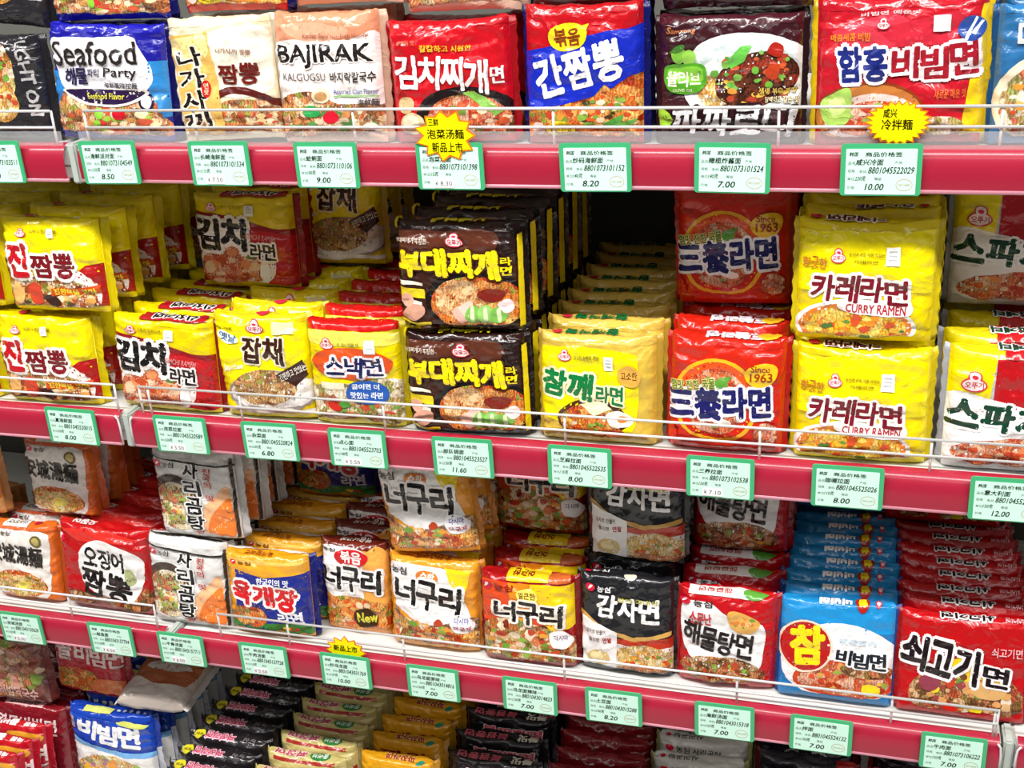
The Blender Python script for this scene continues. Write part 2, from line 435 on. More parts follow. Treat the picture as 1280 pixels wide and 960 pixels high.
d.T('#28204a', '해물', 69, 89, 102, 112, b=.03, rot=2).T('#28204a', '파티', 103, 90, 118, 101)
d.T('#2a2320', 'Party', 124, 88, 169, 104, b=.012).T('#4a4046', '海鮮風味拉麵', 122, 107, 168, 115)

d = Design('nagasaki', (200, 22, 340, 182), '#ecdcb8', .112, .122, .038, 'cream and gold packet with dark bowl rim', top='#f0e2b8', seal='#e8dcc0')
d.B('#f4ecd8', (264, 40), (300, 30), (336, 36), (338, 90), (330, 120), (268, 118))
d.F('seafood', (265, 135), (300, 128), (340, 140), (340, 182), (262, 182)).bits(['#d04030', '#e8c890', '#7a4a28', '#8aa83a', '#f0e4c8'], 300, 160, 34, 18, 30, 6)
d.B('#5a1a16', (262, 118), (285, 111), (315, 116), (342, 132), (342, 142), (315, 126), (285, 120), (262, 126))
d.B('#e4b45c', (203, 50), (206, 40), (252, 36), (262, 44), (266, 182), (216, 182), (210, 110)).B('#f2dc92', (205, 46), (250, 38), (260, 46), (258, 70), (230, 72), (207, 66))
d.TV('#1c1614', '나가사끼', 213, 56, 251, 168, ol='#f6ead0', olw=.07, b=.04, rot=6)
d.B('#c02020', (247, 102), (254, 102), (257, 112), (254, 122), (247, 122), (245, 112)).TV('#f4d8b0', '면맛', 248, 104, 254, 120)
d.T('#6a1814', '짬뽕', 270, 79, 325, 108, b=.03, rot=-3).T('#8a5a48', '나가사끼 짬뽕', 272, 62, 318, 69, rot=-6)

d = Design('kalguksu', (330, 12, 476, 182), '#e2b8a0', .108, .126, .038, 'salmon and white clam noodle packet', top='#d8906c', seal='#dcae94')
d.R('#d98e6c', 330, 12, 476, 46).B('#f6ece8', (330, 55), (370, 44), (440, 44), (476, 40), (476, 130), (400, 140), (330, 128))
d.B('#e8a888', (345, 20), (400, 16), (440, 30), (420, 44), (370, 44))
d.F('seafood', (330, 128), (380, 112), (420, 128), (476, 132), (476, 182), (330, 182)).bits(['#f0e0c8', '#c8a078', '#a87850', '#e8d8c0', '#3a9048', '#e09858'], 400, 156, 68, 22, 60, 9)
d.E('#d81830', 407, 148, 11, 9).E('#2f9a50', 380, 140, 13, 8).E('#e8d4b0', 396, 118, 13, 10).E('#b88858', 396, 119, 9, 6).E('#efe0d0', 460, 166, 12, 10)
d.T('#221c1c', 'BAJIRAK', 338, 50, 468, 82, b=.025, ol='#fbf4f0', olw=.05)
d.T('#3c3434', 'KALGUGSU', 343, 88, 405, 98, b=.01).T('#2c2424', '바지락칼국수', 412, 87, 471, 101, b=.02)
d.T('#b06a58', 'Korean Style Non-Fried Noodle', 378, 36, 466, 43).T('#5a6aa0', 'Assorted Clam Flavor', 415, 109, 472, 116).R('#88b870', 415, 118, 472, 120).T('#4a4040', '海鮮麵', 447, 123, 472, 131)

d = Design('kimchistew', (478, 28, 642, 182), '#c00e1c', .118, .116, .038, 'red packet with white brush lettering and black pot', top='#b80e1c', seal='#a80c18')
d.FE('dark', 585, 170, 62, 56)
d.B('#1c1214', (512, 150), (530, 122), (575, 110), (620, 116), (642, 130), (642, 150), (620, 128), (575, 120), (540, 132), (524, 158))
d.FE('kimchi', 585, 152, 56, 30).bits(['#5a9a38', '#8aba50', '#e0762a', '#d04a20', '#f0e0c0', '#b02a18'], 590, 150, 46, 24, 40, 8)
d.P('#7cb04a', (580, 118), (596, 116), (634, 142), (622, 148))
d.E('#d8c498', 508, 158, 18, 17).E('#efe0c0', 506, 155, 12, 11).E('#c8a878', 500, 132, 12, 10)
d.T('#fbf6f4', '김치찌개', 487, 72, 617, 116, b=.045, rot=-3).T('#fbf6f4', '면', 619, 86, 635, 107, b=.03)
d.T('#f0c030', '칼칼하고 시원한', 526, 56, 596, 65, b=.03).T('#e07a50', '정통의 맛', 494, 50, 520, 57)

d = Design('ganjjam', (645, 6, 806, 184), '#b80e1a', .108, .128, .038, 'red and blue packet with yellow bubble', top='#b01018', seal='#101460')
d.F('ramen', (645, 130), (720, 110), (806, 85), (806, 184), (645, 184)).bits(VEG + ['#28180f', '#f0e0c0', '#e8944a'], 735, 150, 68, 32, 80, 7)
d.P('#1428b0', (646, 64), (700, 52), (806, 30), (806, 92), (790, 96), (766, 112), (757, 106), (742, 122), (700, 132), (650, 138))
d.P('#4f9a40', (752, 160), (782, 146), (775, 170)).P('#69b04a', (770, 160), (800, 150), (785, 172)).E('#e8d020', 695, 168, 21, 14).T('#8a5a10', '얼큰한맛', 680, 163, 710, 173, b=.03)
d.E('#e8c8c0', 664, 168, 9, 12)
d.E('#f4d81c', 708, 44, 27, 20, -6).P('#f4d81c', (722, 32), (737, 26), (732, 46)).T('#8a3a14', '볶음', 689, 32, 726, 58, b=.05, rot=5)
d.T('#fbf8fc', '간짬뽕', 659, 58, 784, 112, b=.055, rot=14)

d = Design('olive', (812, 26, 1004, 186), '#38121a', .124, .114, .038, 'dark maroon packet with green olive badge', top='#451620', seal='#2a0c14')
d.E('#dfe6e4', 936, 106, 92, 64, 4).E('#c4d0ce', 936, 108, 76, 52, 4).E('#eef2ee', 930, 116, 74, 46)
d.FE('noodle', 893, 118, 26, 22).FE('black', 946, 104, 56, 34, -12).bits(['#7a1c14', '#a02818', '#d04a20', '#48a838', '#6ac048', '#e08a30', '#42180f', '#f0c048'], 944, 102, 58, 34, 80, 7)
d.P('#62b848', (905, 82), (925, 62), (940, 60), (930, 80), (912, 90)).E('#6aa83c', 945, 92, 5, 5).E('#6aa838', 963, 110, 5, 4).B('#a82418', (960, 70), (968, 58), (980, 64), (976, 76)).B('#b83c1c', (958, 98), (966, 82), (976, 88), (972, 104))
d.P('#36121a', (812, 150), (880, 136), (1004, 142), (1004, 186), (812, 186)).B('#9ac838', (814, 140), (830, 146), (836, 160), (818, 164))
d.E('#7ab43c', 842, 72, 10, 10).E('#8cc04c', 856, 75, 9, 10).B('#3f7a2a', (830, 70), (838, 62), (850, 60), (845, 68))
d.B('#4f9a24', (824, 86), (850, 82), (876, 84), (880, 104), (870, 118), (840, 121), (824, 110)).B('#7cc03a', (828, 90), (850, 86), (872, 88), (876, 102), (866, 106), (832, 106)).T('#fdf8d8', '올리브', 826, 92, 872, 112, b=.04).T('#e8f0c0', 'OLIVE OIL', 834, 114, 862, 118)
d.T('#f0d060', '생생 볶음 짜장', 950, 113, 998, 122, b=.03, ol='#2a0c10').T('#e8d8b0', '담백하고 깊은 맛', 958, 126, 1000, 133, b=.03, ol='#2a0c10')
d.T('#d8d8da', '짜짜로니', 832, 136, 996, 178, ol=[('#20080c', .07)], b=.05, sh=.18)
d.T('#c87848', 'Samyang', 826, 36, 864, 46, sh=.2).TT('#d8d8da', '짜짜로니', .25, 1.3, .8, 1.75, b=.05)

d = Design('hamheung', (1020, 4, 1248, 186), '#bc1626', .136, .124, .038, 'red cold noodle packet with yellow edge', top='#b41424', seal='#e8c414')
d.P('#d8384a', (1040, 40), (1120, 12), (1190, 60), (1060, 66)).P('#c8283a', (1100, 40), (1230, 10), (1200, 60), (1130, 62)).P('#e8c414', (1240, 4), (1248, 4), (1248, 186), (1218, 186))
d.E('#8a3a18', 1095, 150, 78, 46).E('#c07838', 1095, 150, 74, 42).E('#e8d4cc', 1100, 156, 66, 36).FE('kimchi', 1104, 158, 56, 28).bits(['#d83a28', '#8ac04a', '#f0e4d8', '#a8281c'], 1110, 160, 54, 24, 30, 8)
d.B('#a8d060', (1028, 132), (1045, 118), (1068, 112), (1070, 140), (1064, 160), (1036, 158)).B('#cce488', (1040, 130), (1058, 122), (1062, 140), (1046, 148))
d.FE('white', 1190, 168, 34, 16).T('#e88a30', '매콤새콤 비빔', 1040, 43, 1092, 53, b=.03).T('#e06a38', '새로운 매운 맛', 1182, 116, 1224, 127, b=.03)
d.T('#1c2a78', '함흥', 1050, 60, 1118, 108, ol=[('#fbf4f8', .10)], b=.06, rot=2).T('#a01828', '비빔면', 1122, 60, 1238, 104, ol=[('#f8e8ea', .10)], b=.055, rot=3)
d.T('#f2c8cc', '비빔면 매운맛', 1080, 10, 1160, 18, b=.03).E('#2a4a98', 1226, 42, 18, 17).P('#e8f0fa', (1216, 58), (1230, 26), (1233, 28), (1221, 58)).P('#e8f0fa', (1226, 50), (1238, 32), (1241, 34), (1231, 52))
d.R('#f4eeee', 1176, 22, 1198, 44).OT(1110, 32, 9)

d = Design('bluebowl', (1252, 70, 1400, 186), '#2a6aa0', .118, .116, .038, 'blue packet with pale bowl of noodles', top='#2a70a8', seal='#225a90')
d.E('#e8dcc0', 1310, 150, 58, 44).FE('white', 1310, 152, 52, 38).bits(VEG, 1310, 150, 46, 32, 24, 6).T('#f6f4f0', '메밀국수', 1270, 80, 1370, 108, b=.04)

def yellow_food_tail(d): pass
d = Design('jjinjjam', (-4, 280, 132, 392), '#e6cc00', .124, .108, .036, 'yellow packet with red and maroon lettering', top='#e8d000', seal='#e4cc08')
d.R('#f6e400', -4, 280, 132, 342)
d.P('#a81818', (-4, 332), (30, 350), (100, 344), (114, 334), (132, 332), (132, 392), (-4, 392))
d.E('#f2e8e0', 92, 372, 36, 34).F('mix', (2, 345), (30, 352), (80, 348), (112, 358), (124, 380), (118, 392), (6, 392)).bits(['#e08a3a', '#c8402a', '#3a2018', '#f0c070', '#e0a050', '#8a3018', '#f2e0c0'], 62, 375, 58, 15, 60, 7)
d.B('#c8442c', (28, 366), (40, 356), (50, 372), (46, 388), (34, 386)).B('#3a241c', (48, 378), (62, 372), (76, 384), (60, 391)).E('#e8b468', 14, 372, 9, 14)
d.P('#c84a10', (62, 364), (128, 358), (128, 368), (62, 374)).T('#f6e040', '진한해물 불맛', 66, 362, 124, 371, b=.03, rot=3)
d.T('#c01420', '진', 5, 308, 36, 350, ol=[('#fbf4ec', .11)], b=.07).T('#7c1420', '짬뽕', 40, 318, 102, 350, ol=[('#fbf4ec', .11)], b=.055)
d.OT(30, 293, 9).T('#8a7a20', '오뚜기 진한 국물', 45, 288, 84, 294).ST(74, 293, 9, 14).TE('#d02840', .3, 1.5, .05, .22)

d = Design('kimchi', (132, 402, 264, 520), '#e4cc00', .124, .110, .036, 'yellow and dark red packet with black lettering', top='#ead200', seal='#a01820')
d.P('#8e141e', (132, 421), (160, 422), (200, 430), (240, 442), (264, 444), (264, 520), (132, 520)).P('#b81c22', (205, 440), (264, 452), (264, 520), (225, 520))
d.E('#ece4e0', 186, 492, 54, 36).FE('kimchi', 182, 496, 48, 30).bits(['#d0502c', '#e88a58', '#b83a1c', '#f0d0b0'], 172, 494, 40, 24, 30, 9).E('#5a7a30', 208, 478, 7, 4).E('#f4f0ec', 225, 500, 7, 18)
d.T('#181414', '김치', 133, 428, 206, 474, ol=[('#f6efec', .11)], b=.085, rot=-4).T('#181414', '라면', 208, 460, 242, 482, ol=[('#f6efec', .11)], b=.05, rot=-6)
d.T('#e89090', 'KIMCHI RAMEN', 205, 450, 244, 457, b=.02, rot=-7).OT(161, 413, 8).ST(212, 418, 11, 16).T('#8a7a20', '오뚜기 김치라면', 172, 410, 202, 416)
d.TQ('#a81420', .3, 1.15, .96, 1.8).TT('#181414', '김치라면', .42, 1.25, .86, 1.7, ol='#f6efec', olw=.09, b=.05)

d = Design('japchae', (260, 392, 384, 525), '#e6cc00', .108, .122, .036, 'yellow packet of glass noodles with brown lettering', top='#e4cc10', seal='#d8c020')
d.B('#f8e800', (262, 400), (300, 394), (380, 392), (384, 440), (350, 470), (270, 470))
d.E('#9a948e', 330, 492, 60, 32, -6).E('#e6e2dc', 332, 490, 58, 27, -6).FE('glass', 324, 484, 44, 24, -4).bits(['#8a9a40', '#b87a48', '#d89a68', '#6a4a28'], 322, 482, 36, 18, 26, 5)
d.P('#3a1c18', (342, 466), (378, 446), (382, 466), (366, 482)).T('#f4ece0', '간편하고 맛있는', 346, 458, 382, 467, rot=24).R('#f0e8d8', 268, 515, 384, 525)
d.T('#3c1c10', '잡채', 299, 416, 357, 452, b=.055, ol=[('#f4ead0', .07)], rot=-5).OT(321, 400, 12)
d.B('#f4f6f4', (268, 413), (276, 408), (292, 416), (296, 424), (280, 427), (270, 421)).T('#2a6a9a', '옛날', 270, 412, 294, 424, b=.04, rot=-14).T('#f6f2e8', 'Japchae', 270, 453, 299, 463, sh=.2, rot=8)
d.T('#6a5a10', '옛날 그대로', 266, 402, 290, 407).R('#f0e8b0', 344, 390, 372, 412).TE('#d02840', .55, 1.45, .07, .22)

d = Design('snack', (374, 408, 496, 534), '#ecd400', .104, .118, .036, 'red topped yellow packet with orange oval', top='#c41414', seal='#d8c010')
d.P('#cc1614', (374, 388), (496, 388), (496, 406), (374, 410)).B('#f6ea60', (376, 412), (440, 410), (494, 412), (494, 430), (378, 432))
d.F('white', (376, 490), (430, 480), (496, 476), (496, 534), (376, 534)).bits(['#d83820', '#5aa038', '#f0e0c0', '#e88a50', '#c85a38'], 440, 515, 52, 18, 50, 6)
d.R('#e8dcc0', 392, 480, 424, 488).E('#d8501c', 435, 455, 54, 20)
d.T('#1c2050', '스낵면', 401, 447, 476, 471, ol=[('#f6f4fa', .11)], b=.045).B('#2456a8', (426, 490), (436, 478), (462, 476), (480, 486), (478, 500), (452, 505), (430, 502)).T('#f0f4fa', '끓이면 더', 434, 480, 470, 487, b=.03).T('#f0f4fa', '맛있는 라면', 432, 490, 474, 498, b=.03)
d.OT(404, 431, 9).ST(462, 432, 14, 19).T('#8a7a20', '밥 말아먹을 때', 418, 428, 448, 433).E('#c82818', 408, 512, 10, 8).E('#4f9a38', 422, 508, 8, 5)

d = Design('budae', (500, 294, 648, 420), '#241210', .128, .112, .036, 'dark brown packet with yellow lettering and stew pot', top='#2c1512', seal=[(0, '#20100e'), (.0, '#20100e')])
d.B('#5a2c1c', (500, 300), (560, 294), (620, 296), (615, 330), (540, 350), (500, 350)).P('#3a1c14', (500, 350), (648, 330), (648, 420), (500, 420))
d.E('#141010', 596, 386, 62, 40).FE('ramen', 596, 388, 55, 34).FE('stew', 576, 382, 30, 24).bits(['#ecc090', '#d89860', '#f4d8a8', '#c87840'], 574, 382, 26, 20, 24, 6).FE('ramen', 630, 380, 18, 20)
d.P('#e8b0a0', (566, 396), (584, 386), (596, 404), (578, 414)).P('#f0c4b4', (574, 392), (588, 384), (598, 398), (584, 406)).B('#78b84c', (582, 404), (588, 392), (598, 392), (602, 408), (592, 415)).B('#94cc68', (598, 396), (608, 388), (618, 396), (614, 412), (602, 412)).B('#7cbc50', (614, 396), (626, 388), (634, 398), (626, 411), (614, 412))
for q in (592, 608, 624): d.B('#dcf0b8', (q-3, 394), (q+1, 392), (q+2, 408), (q-2, 410))
d.B('#f4dcdc', (622, 386), (636, 380), (640, 392), (630, 396)).B('#7a2018', (598, 376), (612, 368), (630, 370), (628, 380), (612, 384)).bits(['#8a281c', '#6a1c14'], 612, 376, 14, 6, 8, 4)
d.R('#f0e6d0', 500, 364, 532, 368).R('#e8d020', 500, 372, 534, 384).R('#e8dcd0', 500, 388, 530, 392).E('#d09880', 518, 402, 17, 9, -25).E('#e0a890', 510, 388, 9, 8).R('#e6cc10', 500, 414, 540, 420)
d.T('#f8e010', '부대찌개', 502, 322, 626, 358, b=.085, ol=[('#3a1a08', .06)], rot=1).TV('#f8e010', '라면', 627, 330, 639, 352, b=.05)
d.OT(574, 310, 11).T('#e8d8c8', '부대찌개가 푸짐한~', 502, 311, 544, 318).TT('#e8d820', '부대찌개', .3, 1.2, .75, 1.7, b=.06)
d.TQ('#d8c010', .0, 1.0, .03, 2.0).R('#e0c810', 644, 300, 648, 420)

d = Design('sesame', (668, 430, 822, 562), '#d8b444', .118, .116, .038, 'gold and yellow packet with green lettering', top='#dcb850', seal='#cfa63a')
d.B('#f2e200', (670, 448), (685, 440), (740, 440), (790, 446), (800, 460), (800, 520), (786, 552), (730, 545), (674, 530), (668, 490))
d.E('#4a2814', 740, 533, 48, 26).FE('ramen', 738, 535, 42, 22).bits(VEG, 736, 535, 38, 18, 26, 5).B('#f6f2ea', (758, 526), (776, 520), (794, 528), (790, 540), (768, 542)).E('#f08a20', 780, 531, 7, 5).E('#c85a38', 770, 552, 14, 6).P('#fbf2c0', (722, 515), (748, 508), (766, 518), (742, 528))
d.T('#0c7a3c', '참깨', 672, 470, 742, 508, ol=[('#f6f2c8', .09)], b=.075, rot=-5).T('#0c7a3c', '라면', 745, 488, 782, 512, ol=[('#f6f2c8', .10)], b=.05, rot=-6)
d.OT(704, 453, 9).ST(762, 461, 12, 17).T('#7a7030', '고소한 참깨와 계란', 716, 452, 750, 458).B('#e0a848', (774, 470), (790, 462), (804, 474), (798, 488), (780, 486)).T('#6a3a10', '고소한', 778, 470, 800, 480)
d.T('#c09a30', '참깨라면', 674, 552, 700, 560).TT('#0c6a38', '참깨라면', .22, 1.25, .68, 1.7, b=.05).TE('#d02840', .14, 1.45, .05, .22)

d = Design('samyang', (830, 430, 982, 572), '#cc2410', .110, .120, .038, 'orange red packet with navy lettering and yellow ring', top='#c82010', seal='#c01c0e')
d.E('#f0b020', 892, 508, 58, 56).E('#c8200e', 892, 508, 53, 51).E('#e8551c', 892, 490, 46, 32).FE('kimchi', 892, 508, 44, 42).bits(['#f0d0a8', '#d04020', '#6aa040', '#e89060', '#f4e8d8', '#8a2010'], 892, 508, 40, 36, 50, 6)
d.B('#5a9a38', (870, 496), (890, 482), (912, 474), (900, 490), (880, 500)).E('#f4e8e0', 906, 532, 9, 5)
d.T('#1c1c60', '三養라면', 829, 488, 966, 530, ol=[('#f6f4f8', .09)], b=.07, rot=4)
d.B('#f2c41c', (930, 468), (944, 458), (964, 456), (972, 466), (966, 480), (948, 486), (934, 480)).T('#a84010', 'Since', 938, 459, 962, 467, b=.03).T('#a84010', '1963', 937, 468, 966, 479, b=.03)
d.T('#4f7a24', '햄맛 진한 국물', 832, 482, 892, 494, b=.04, rot=8, ol='#f4d890').B('#d83018', (826, 556), (836, 540), (842, 560), (834, 572)).FE('kimchi', 960, 545, 16, 14)
d.TT('#f0e8f0', '三養라면', .3, 1.2, .82, 1.62, b=.07).TE('#e8b020', .85, 1.5, .1, .3)

d = Design('curry', (990, 440, 1172, 580), '#e8d000', .122, .116, .038, 'yellow packet with maroon lettering and curry bowl', top='#e4cc08', seal='#e0c810')
d.R('#f6e400', 992, 442, 1168, 520)
d.E('#f4f0ea', 1070, 566, 82, 38).E('#d87a28', 1070, 566, 76, 34).FE('curry', 1070, 566, 68, 29).bits(['#d8401c', '#4f8a30', '#f4e070', '#e88a20', '#f0c030', '#2f6a2a'], 1072, 566, 62, 24, 60, 7)
d.B('#f4ecec', (1050, 531), (1100, 529), (1140, 532), (1140, 546), (1096, 547), (1052, 542))
d.T('#7a1424', '카레라면', 1010, 500, 1138, 533, ol=[('#fbf4f0', .11)], b=.055, rot=-2).T('#c02030', 'CURRY RAMEN', 1057, 534, 1136, 545, b=.02, rot=-2)
d.OT(1044, 478, 10).ST(1115, 477, 18, 23).T('#8a7a20', '순카레 분말 사용 맛있는', 1058, 473, 1104, 478).T('#8a7a20', '카레라면', 1064, 482, 1096, 486).T('#c87a20', '향긋한', 998, 480, 1030, 494, b=.03)
d.TT('#5a1020', '카레라면', .2, 1.2, .62, 1.66, ol='#f4ecd8', olw=.09, b=.05).TE('#d02840', .12, 1.45, .045, .2)

d = Design('spaghetti', (1186, 440, 1340, 592), '#c8c4c4', .122, .122, .038, 'red, yellow and white packet with dark green lettering', top='#e0cc10', seal='#b8b8bc')
d.P('#f0dc00', (1186, 440), (1237, 440), (1232, 500), (1186, 500)).P('#b41018', (1237, 440), (1340, 440), (1340, 545), (1280, 530), (1236, 506))
d.B('#f2eeee', (1186, 498), (1240, 500), (1290, 515), (1340, 540), (1340, 592), (1186, 592)).FE('kimchi', 1270, 572, 76, 26).bits(['#d8401c', '#e88050', '#f0d0b0', '#b82a10'], 1270, 572, 70, 22, 44, 8)
d.T('#14402c', '스파게', 1186, 502, 1300, 540, ol=[('#f6f4f2', .09)], b=.075, rot=-4).T('#14402c', '티', 1302, 508, 1330, 544, ol=[('#f6f4f2', .09)], b=.075, rot=-4)
d.OT(1214, 478, 14).TQ('#b81018', .38, 1.0, 1, 2.0).TT('#14402c', '스파게티', .34, 1.25, .72, 1.7, ol='#f6f4f2', olw=.09, b=.06)

d = Design('tanpack', (-90, 555, 18, 640), '#c88a50', .112, .112, .036, 'tan packet with orange noodles', top='#d09858', seal='#c08048')
d.FE('ramen', -10, 615, 30, 24).FE('noodle', -60, 600, 26, 30).B('#e8c890', (-20, 560), (4, 558), (10, 585), (-16, 590)).T('#7a2a14', '장칼국수', -80, 565, -30, 580, b=.04)

d = Design('ansung', (28, 560, 122, 650), '#d86a24', .096, .106, .036, 'pale packet with black brush characters and orange sides', top='#d86820', seal='#d05a1c')
d.B('#e6dfd8', (26, 562), (60, 558), (112, 562), (114, 600), (106, 648), (60, 652), (26, 648)).FE('ramen', 68, 632, 40, 19).FE('noodle', 66, 634, 34, 15).bits(['#f0d890', '#e8e060', '#d86a3a', '#7a9a40', '#e8b070'], 68, 632, 34, 14, 34, 4)
d.E('#e8d860', 72, 632, 8, 7).T('#2a2420', '安城湯麵', 28, 581, 106, 606, b=.035, rot=-3).E('#6a5a28', 100, 575, 8, 8).E('#b8a860', 100, 575, 5, 5).NS(40, 566, 5, '#5a4a48', 16)
d.R('#d8602a', 24, 556, 130, 559).TQ('#efe8e0', .22, 1.15, .62, 1.8).TT('#40302c', '안성탕면', .26, 1.3, .58, 1.65).TE('#d01838', .72, 1.5, .04, .2)

d = Design('ojing', (60, 680, 182, 766), '#b41014', .126, .118, .038, 'red packet with white splash and black brush lettering', top='#b80f14', seal='#8e0c10')
d.P('#d83028', (64, 682), (120, 676), (170, 684), (150, 692), (90, 694)).FE('dark', 150, 752, 40, 18).FE('dark', 92, 758, 32, 10)
d.B('#ece8e6', (90, 712), (98, 698), (118, 690), (140, 694), (172, 704), (176, 722), (168, 744), (150, 755), (118, 748), (92, 736))
d.T('#1a1414', '오징어', 97, 700, 152, 721, b=.05, rot=-6).T('#1a1414', '짬뽕', 90, 722, 160, 752, b=.055, rot=-10).B('#a8b078', (152, 720), (162, 718), (165, 732), (155, 734)).NS(64, 694, 7, '#b81018', 2)
d.E('#f0e0e0', 62, 694, 4, 4).TT('#f0e8e8', '오징어', .15, 1.3, .4, 1.7, b=.05)

d = Design('sarigom', (178, 688, 288, 796), '#dedbd8', .106, .116, .036, 'white packet with vertical lettering and bowl', top='#e4e2e0', seal=[(0, '#e8e6e4'), (.02, '#dcdad8')])
d.B('#f4b888', (246, 758), (262, 742), (280, 730), (282, 796), (246, 796)).B('#ea7c30', (252, 772), (268, 752), (282, 746), (282, 796), (250, 796)).E('#4a3c34', 206, 752, 34, 36).FE('white', 208, 758, 33, 32).bits(['#e8d060', '#8ab050', '#f0e8c8', '#a8c070', '#e8c040', '#d86a50'], 208, 762, 26, 22, 40, 5)
d.TV('#1a1616', '사리곰탕', 222, 698, 246, 786, ol='#f4f2f0', olw=.07, b=.035).T('#c83828', '면', 232, 787, 242, 795)
d.TV('#c84838', '진국의 맛', 252, 704, 262, 746, b=.02).R('#2c2622', 284, 688, 286.5, 796).P('#2c2622', (178, 690), (288, 700), (288, 703), (178, 693)).NS(188, 702, 5, '#303030', 17)
d.TQ('#2c2622', 0, 1.35, 1, 1.5)

d = Design('yukgae', (282, 716, 380, 806), '#e49a1c', .108, .108, .036, 'orange and blue packet with red lettering', top='#e49818', seal='#1c2270')
d.R('#e8a42a', 280, 712, 384, 738).P('#202a86', (296, 732), (330, 740), (380, 732), (382, 806), (292, 806)).P('#3a7a38', (282, 795), (384, 790), (384, 806), (282, 806))
d.P('#f4c460', (282, 716), (380, 716), (376, 722), (286, 724)).FE('ramen', 308, 786, 22, 14).T('#f0f0f6', '한국인의 맛', 322, 740, 360, 748, b=.03)
d.T('#d01c24', '육개장', 289, 747, 368, 773, ol=[('#f8f0ec', .10)], b=.08, rot=-4).T('#f0f0f6', '라면', 344, 776, 372, 790, b=.06).NS(294, 722, 4, '#7a3a10', 16)
d.E('#e8b02a', 352, 799, 5, 3).T('#c82020', 'OK', 356, 796, 368, 802, b=.04).TQ('#efe6d8', 0, 1.55, 1, 1.85).TT('#a05010', '육개장라면', .25, 1.15, .6, 1.45)

d = Design('bokneo', (388, 686, 478, 792), '#e8943a', .084, .122, .036, 'white and orange packet with red oval', top='#6a2012', seal='#7a2414')
d.B('#f4efec', (388, 690), (420, 684), (450, 690), (452, 720), (446, 750), (430, 752), (412, 750), (400, 748), (390, 740)).B('#f0a84c', (452, 690), (476, 688), (478, 750), (446, 750))
d.F('ramen', (388, 760), (410, 748), (450, 750), (478, 758), (478, 792), (388, 792)).bits(['#f08a3a', '#e8b060', '#d84a20', '#f4e0c0', '#e07030'], 425, 770, 38, 18, 50, 6).B('#3a2c1a', (430, 768), (450, 760), (462, 770), (458, 784), (436, 786)).T('#e8e048', 'New', 434, 766, 462, 779, b=.05, rot=6)
d.E('#c81c24', 432, 699, 23, 13).T('#fbf4f0', '볶음', 418, 690, 446, 708, b=.05).T('#1c1818', '너구리', 390, 712, 470, 742, ol=[('#faf6f2', .09)], b=.06, rot=-3).T('#2c2624', '농심', 391, 686, 410, 693)
d.TT('#f4e8e0', '볶음너구리', .3, 1.3, .75, 1.65)

d = Design('mildneo', (480, 716, 590, 816), '#e6982c', .106, .116, .036, 'white and orange packet with yellow corner', top='#e49a28', seal='#d8861c')
d.B('#f2eeec', (481, 722), (520, 716), (556, 720), (566, 740), (572, 768), (540, 790), (500, 778), (486, 766)).P('#f4d81c', (552, 716), (584, 718), (578, 745), (562, 750)).B('#f2eeec', (510, 740), (560, 740), (580, 770), (580, 790), (520, 790))
d.F('seafood', (484, 776), (500, 782), (540, 786), (588, 776), (588, 816), (494, 816)).bits(VEG + ['#e8b070', '#d88050'], 540, 798, 46, 15, 50, 6).FE('ramen', 575, 800, 14, 14)
d.E('#e0802a', 530, 733, 14, 9).T('#fbf4ec', '순한', 521, 727, 540, 739, b=.05).T('#1c1818', '너구리', 487, 738, 572, 772, ol=[('#faf6f2', .09)], b=.06, rot=-6)
d.B('#f6f4fa', (558, 778), (566, 772), (578, 774), (586, 784), (578, 794), (562, 792)).T('#5a4aa0', '다시마', 563, 776, 580, 782).T('#c83030', '더 굵게', 562, 784, 582, 790).T('#2c2624', '농심', 484, 723, 505, 733)
d.TT('#8a4a10', '순한너구리', .3, 1.25, .7, 1.6)

d = Design('hotneo', (594, 734, 714, 842), '#a01014', .108, .112, .036, 'red and yellow packet with black lettering', top='#a40f14', seal='#8a0c10')
d.R('#d8481c', 594, 734, 714, 790).P('#f2cc10', (652, 734), (714, 734), (714, 790), (690, 800), (660, 770)).P('#e88a18', (632, 734), (660, 734), (668, 770), (650, 790), (636, 770))
d.F('mix', (600, 794), (640, 784), (690, 796), (714, 806), (712, 842), (600, 842)).bits(VEG + ['#f0e0c8', '#d86a40', '#e8b080'], 650, 815, 50, 20, 60, 7)
d.NS(604, 744, 7, '#a02010', 24).B('#f8e860', (644, 750), (656, 744), (668, 748), (670, 758), (658, 764), (646, 760)).T('#8a5a10', '얼큰한', 646, 749, 668, 758, b=.04)
d.T('#1c1414', '너구리', 613, 762, 702, 790, ol=[('#fbeee0', .09)], b=.06, rot=-3).B('#f6f0f0', (684, 800), (694, 794), (706, 798), (712, 808), (704, 816), (688, 814)).T('#5a4a70', '다시마', 690, 800, 706, 807)
d.TQ('#e8c418', .3, 1.05, .75, 1.75).TT('#8a3010', '얼큰한', .36, 1.2, .6, 1.65, b=.04).TQ('#c8602a', .75, 1.05, .97, 1.6)

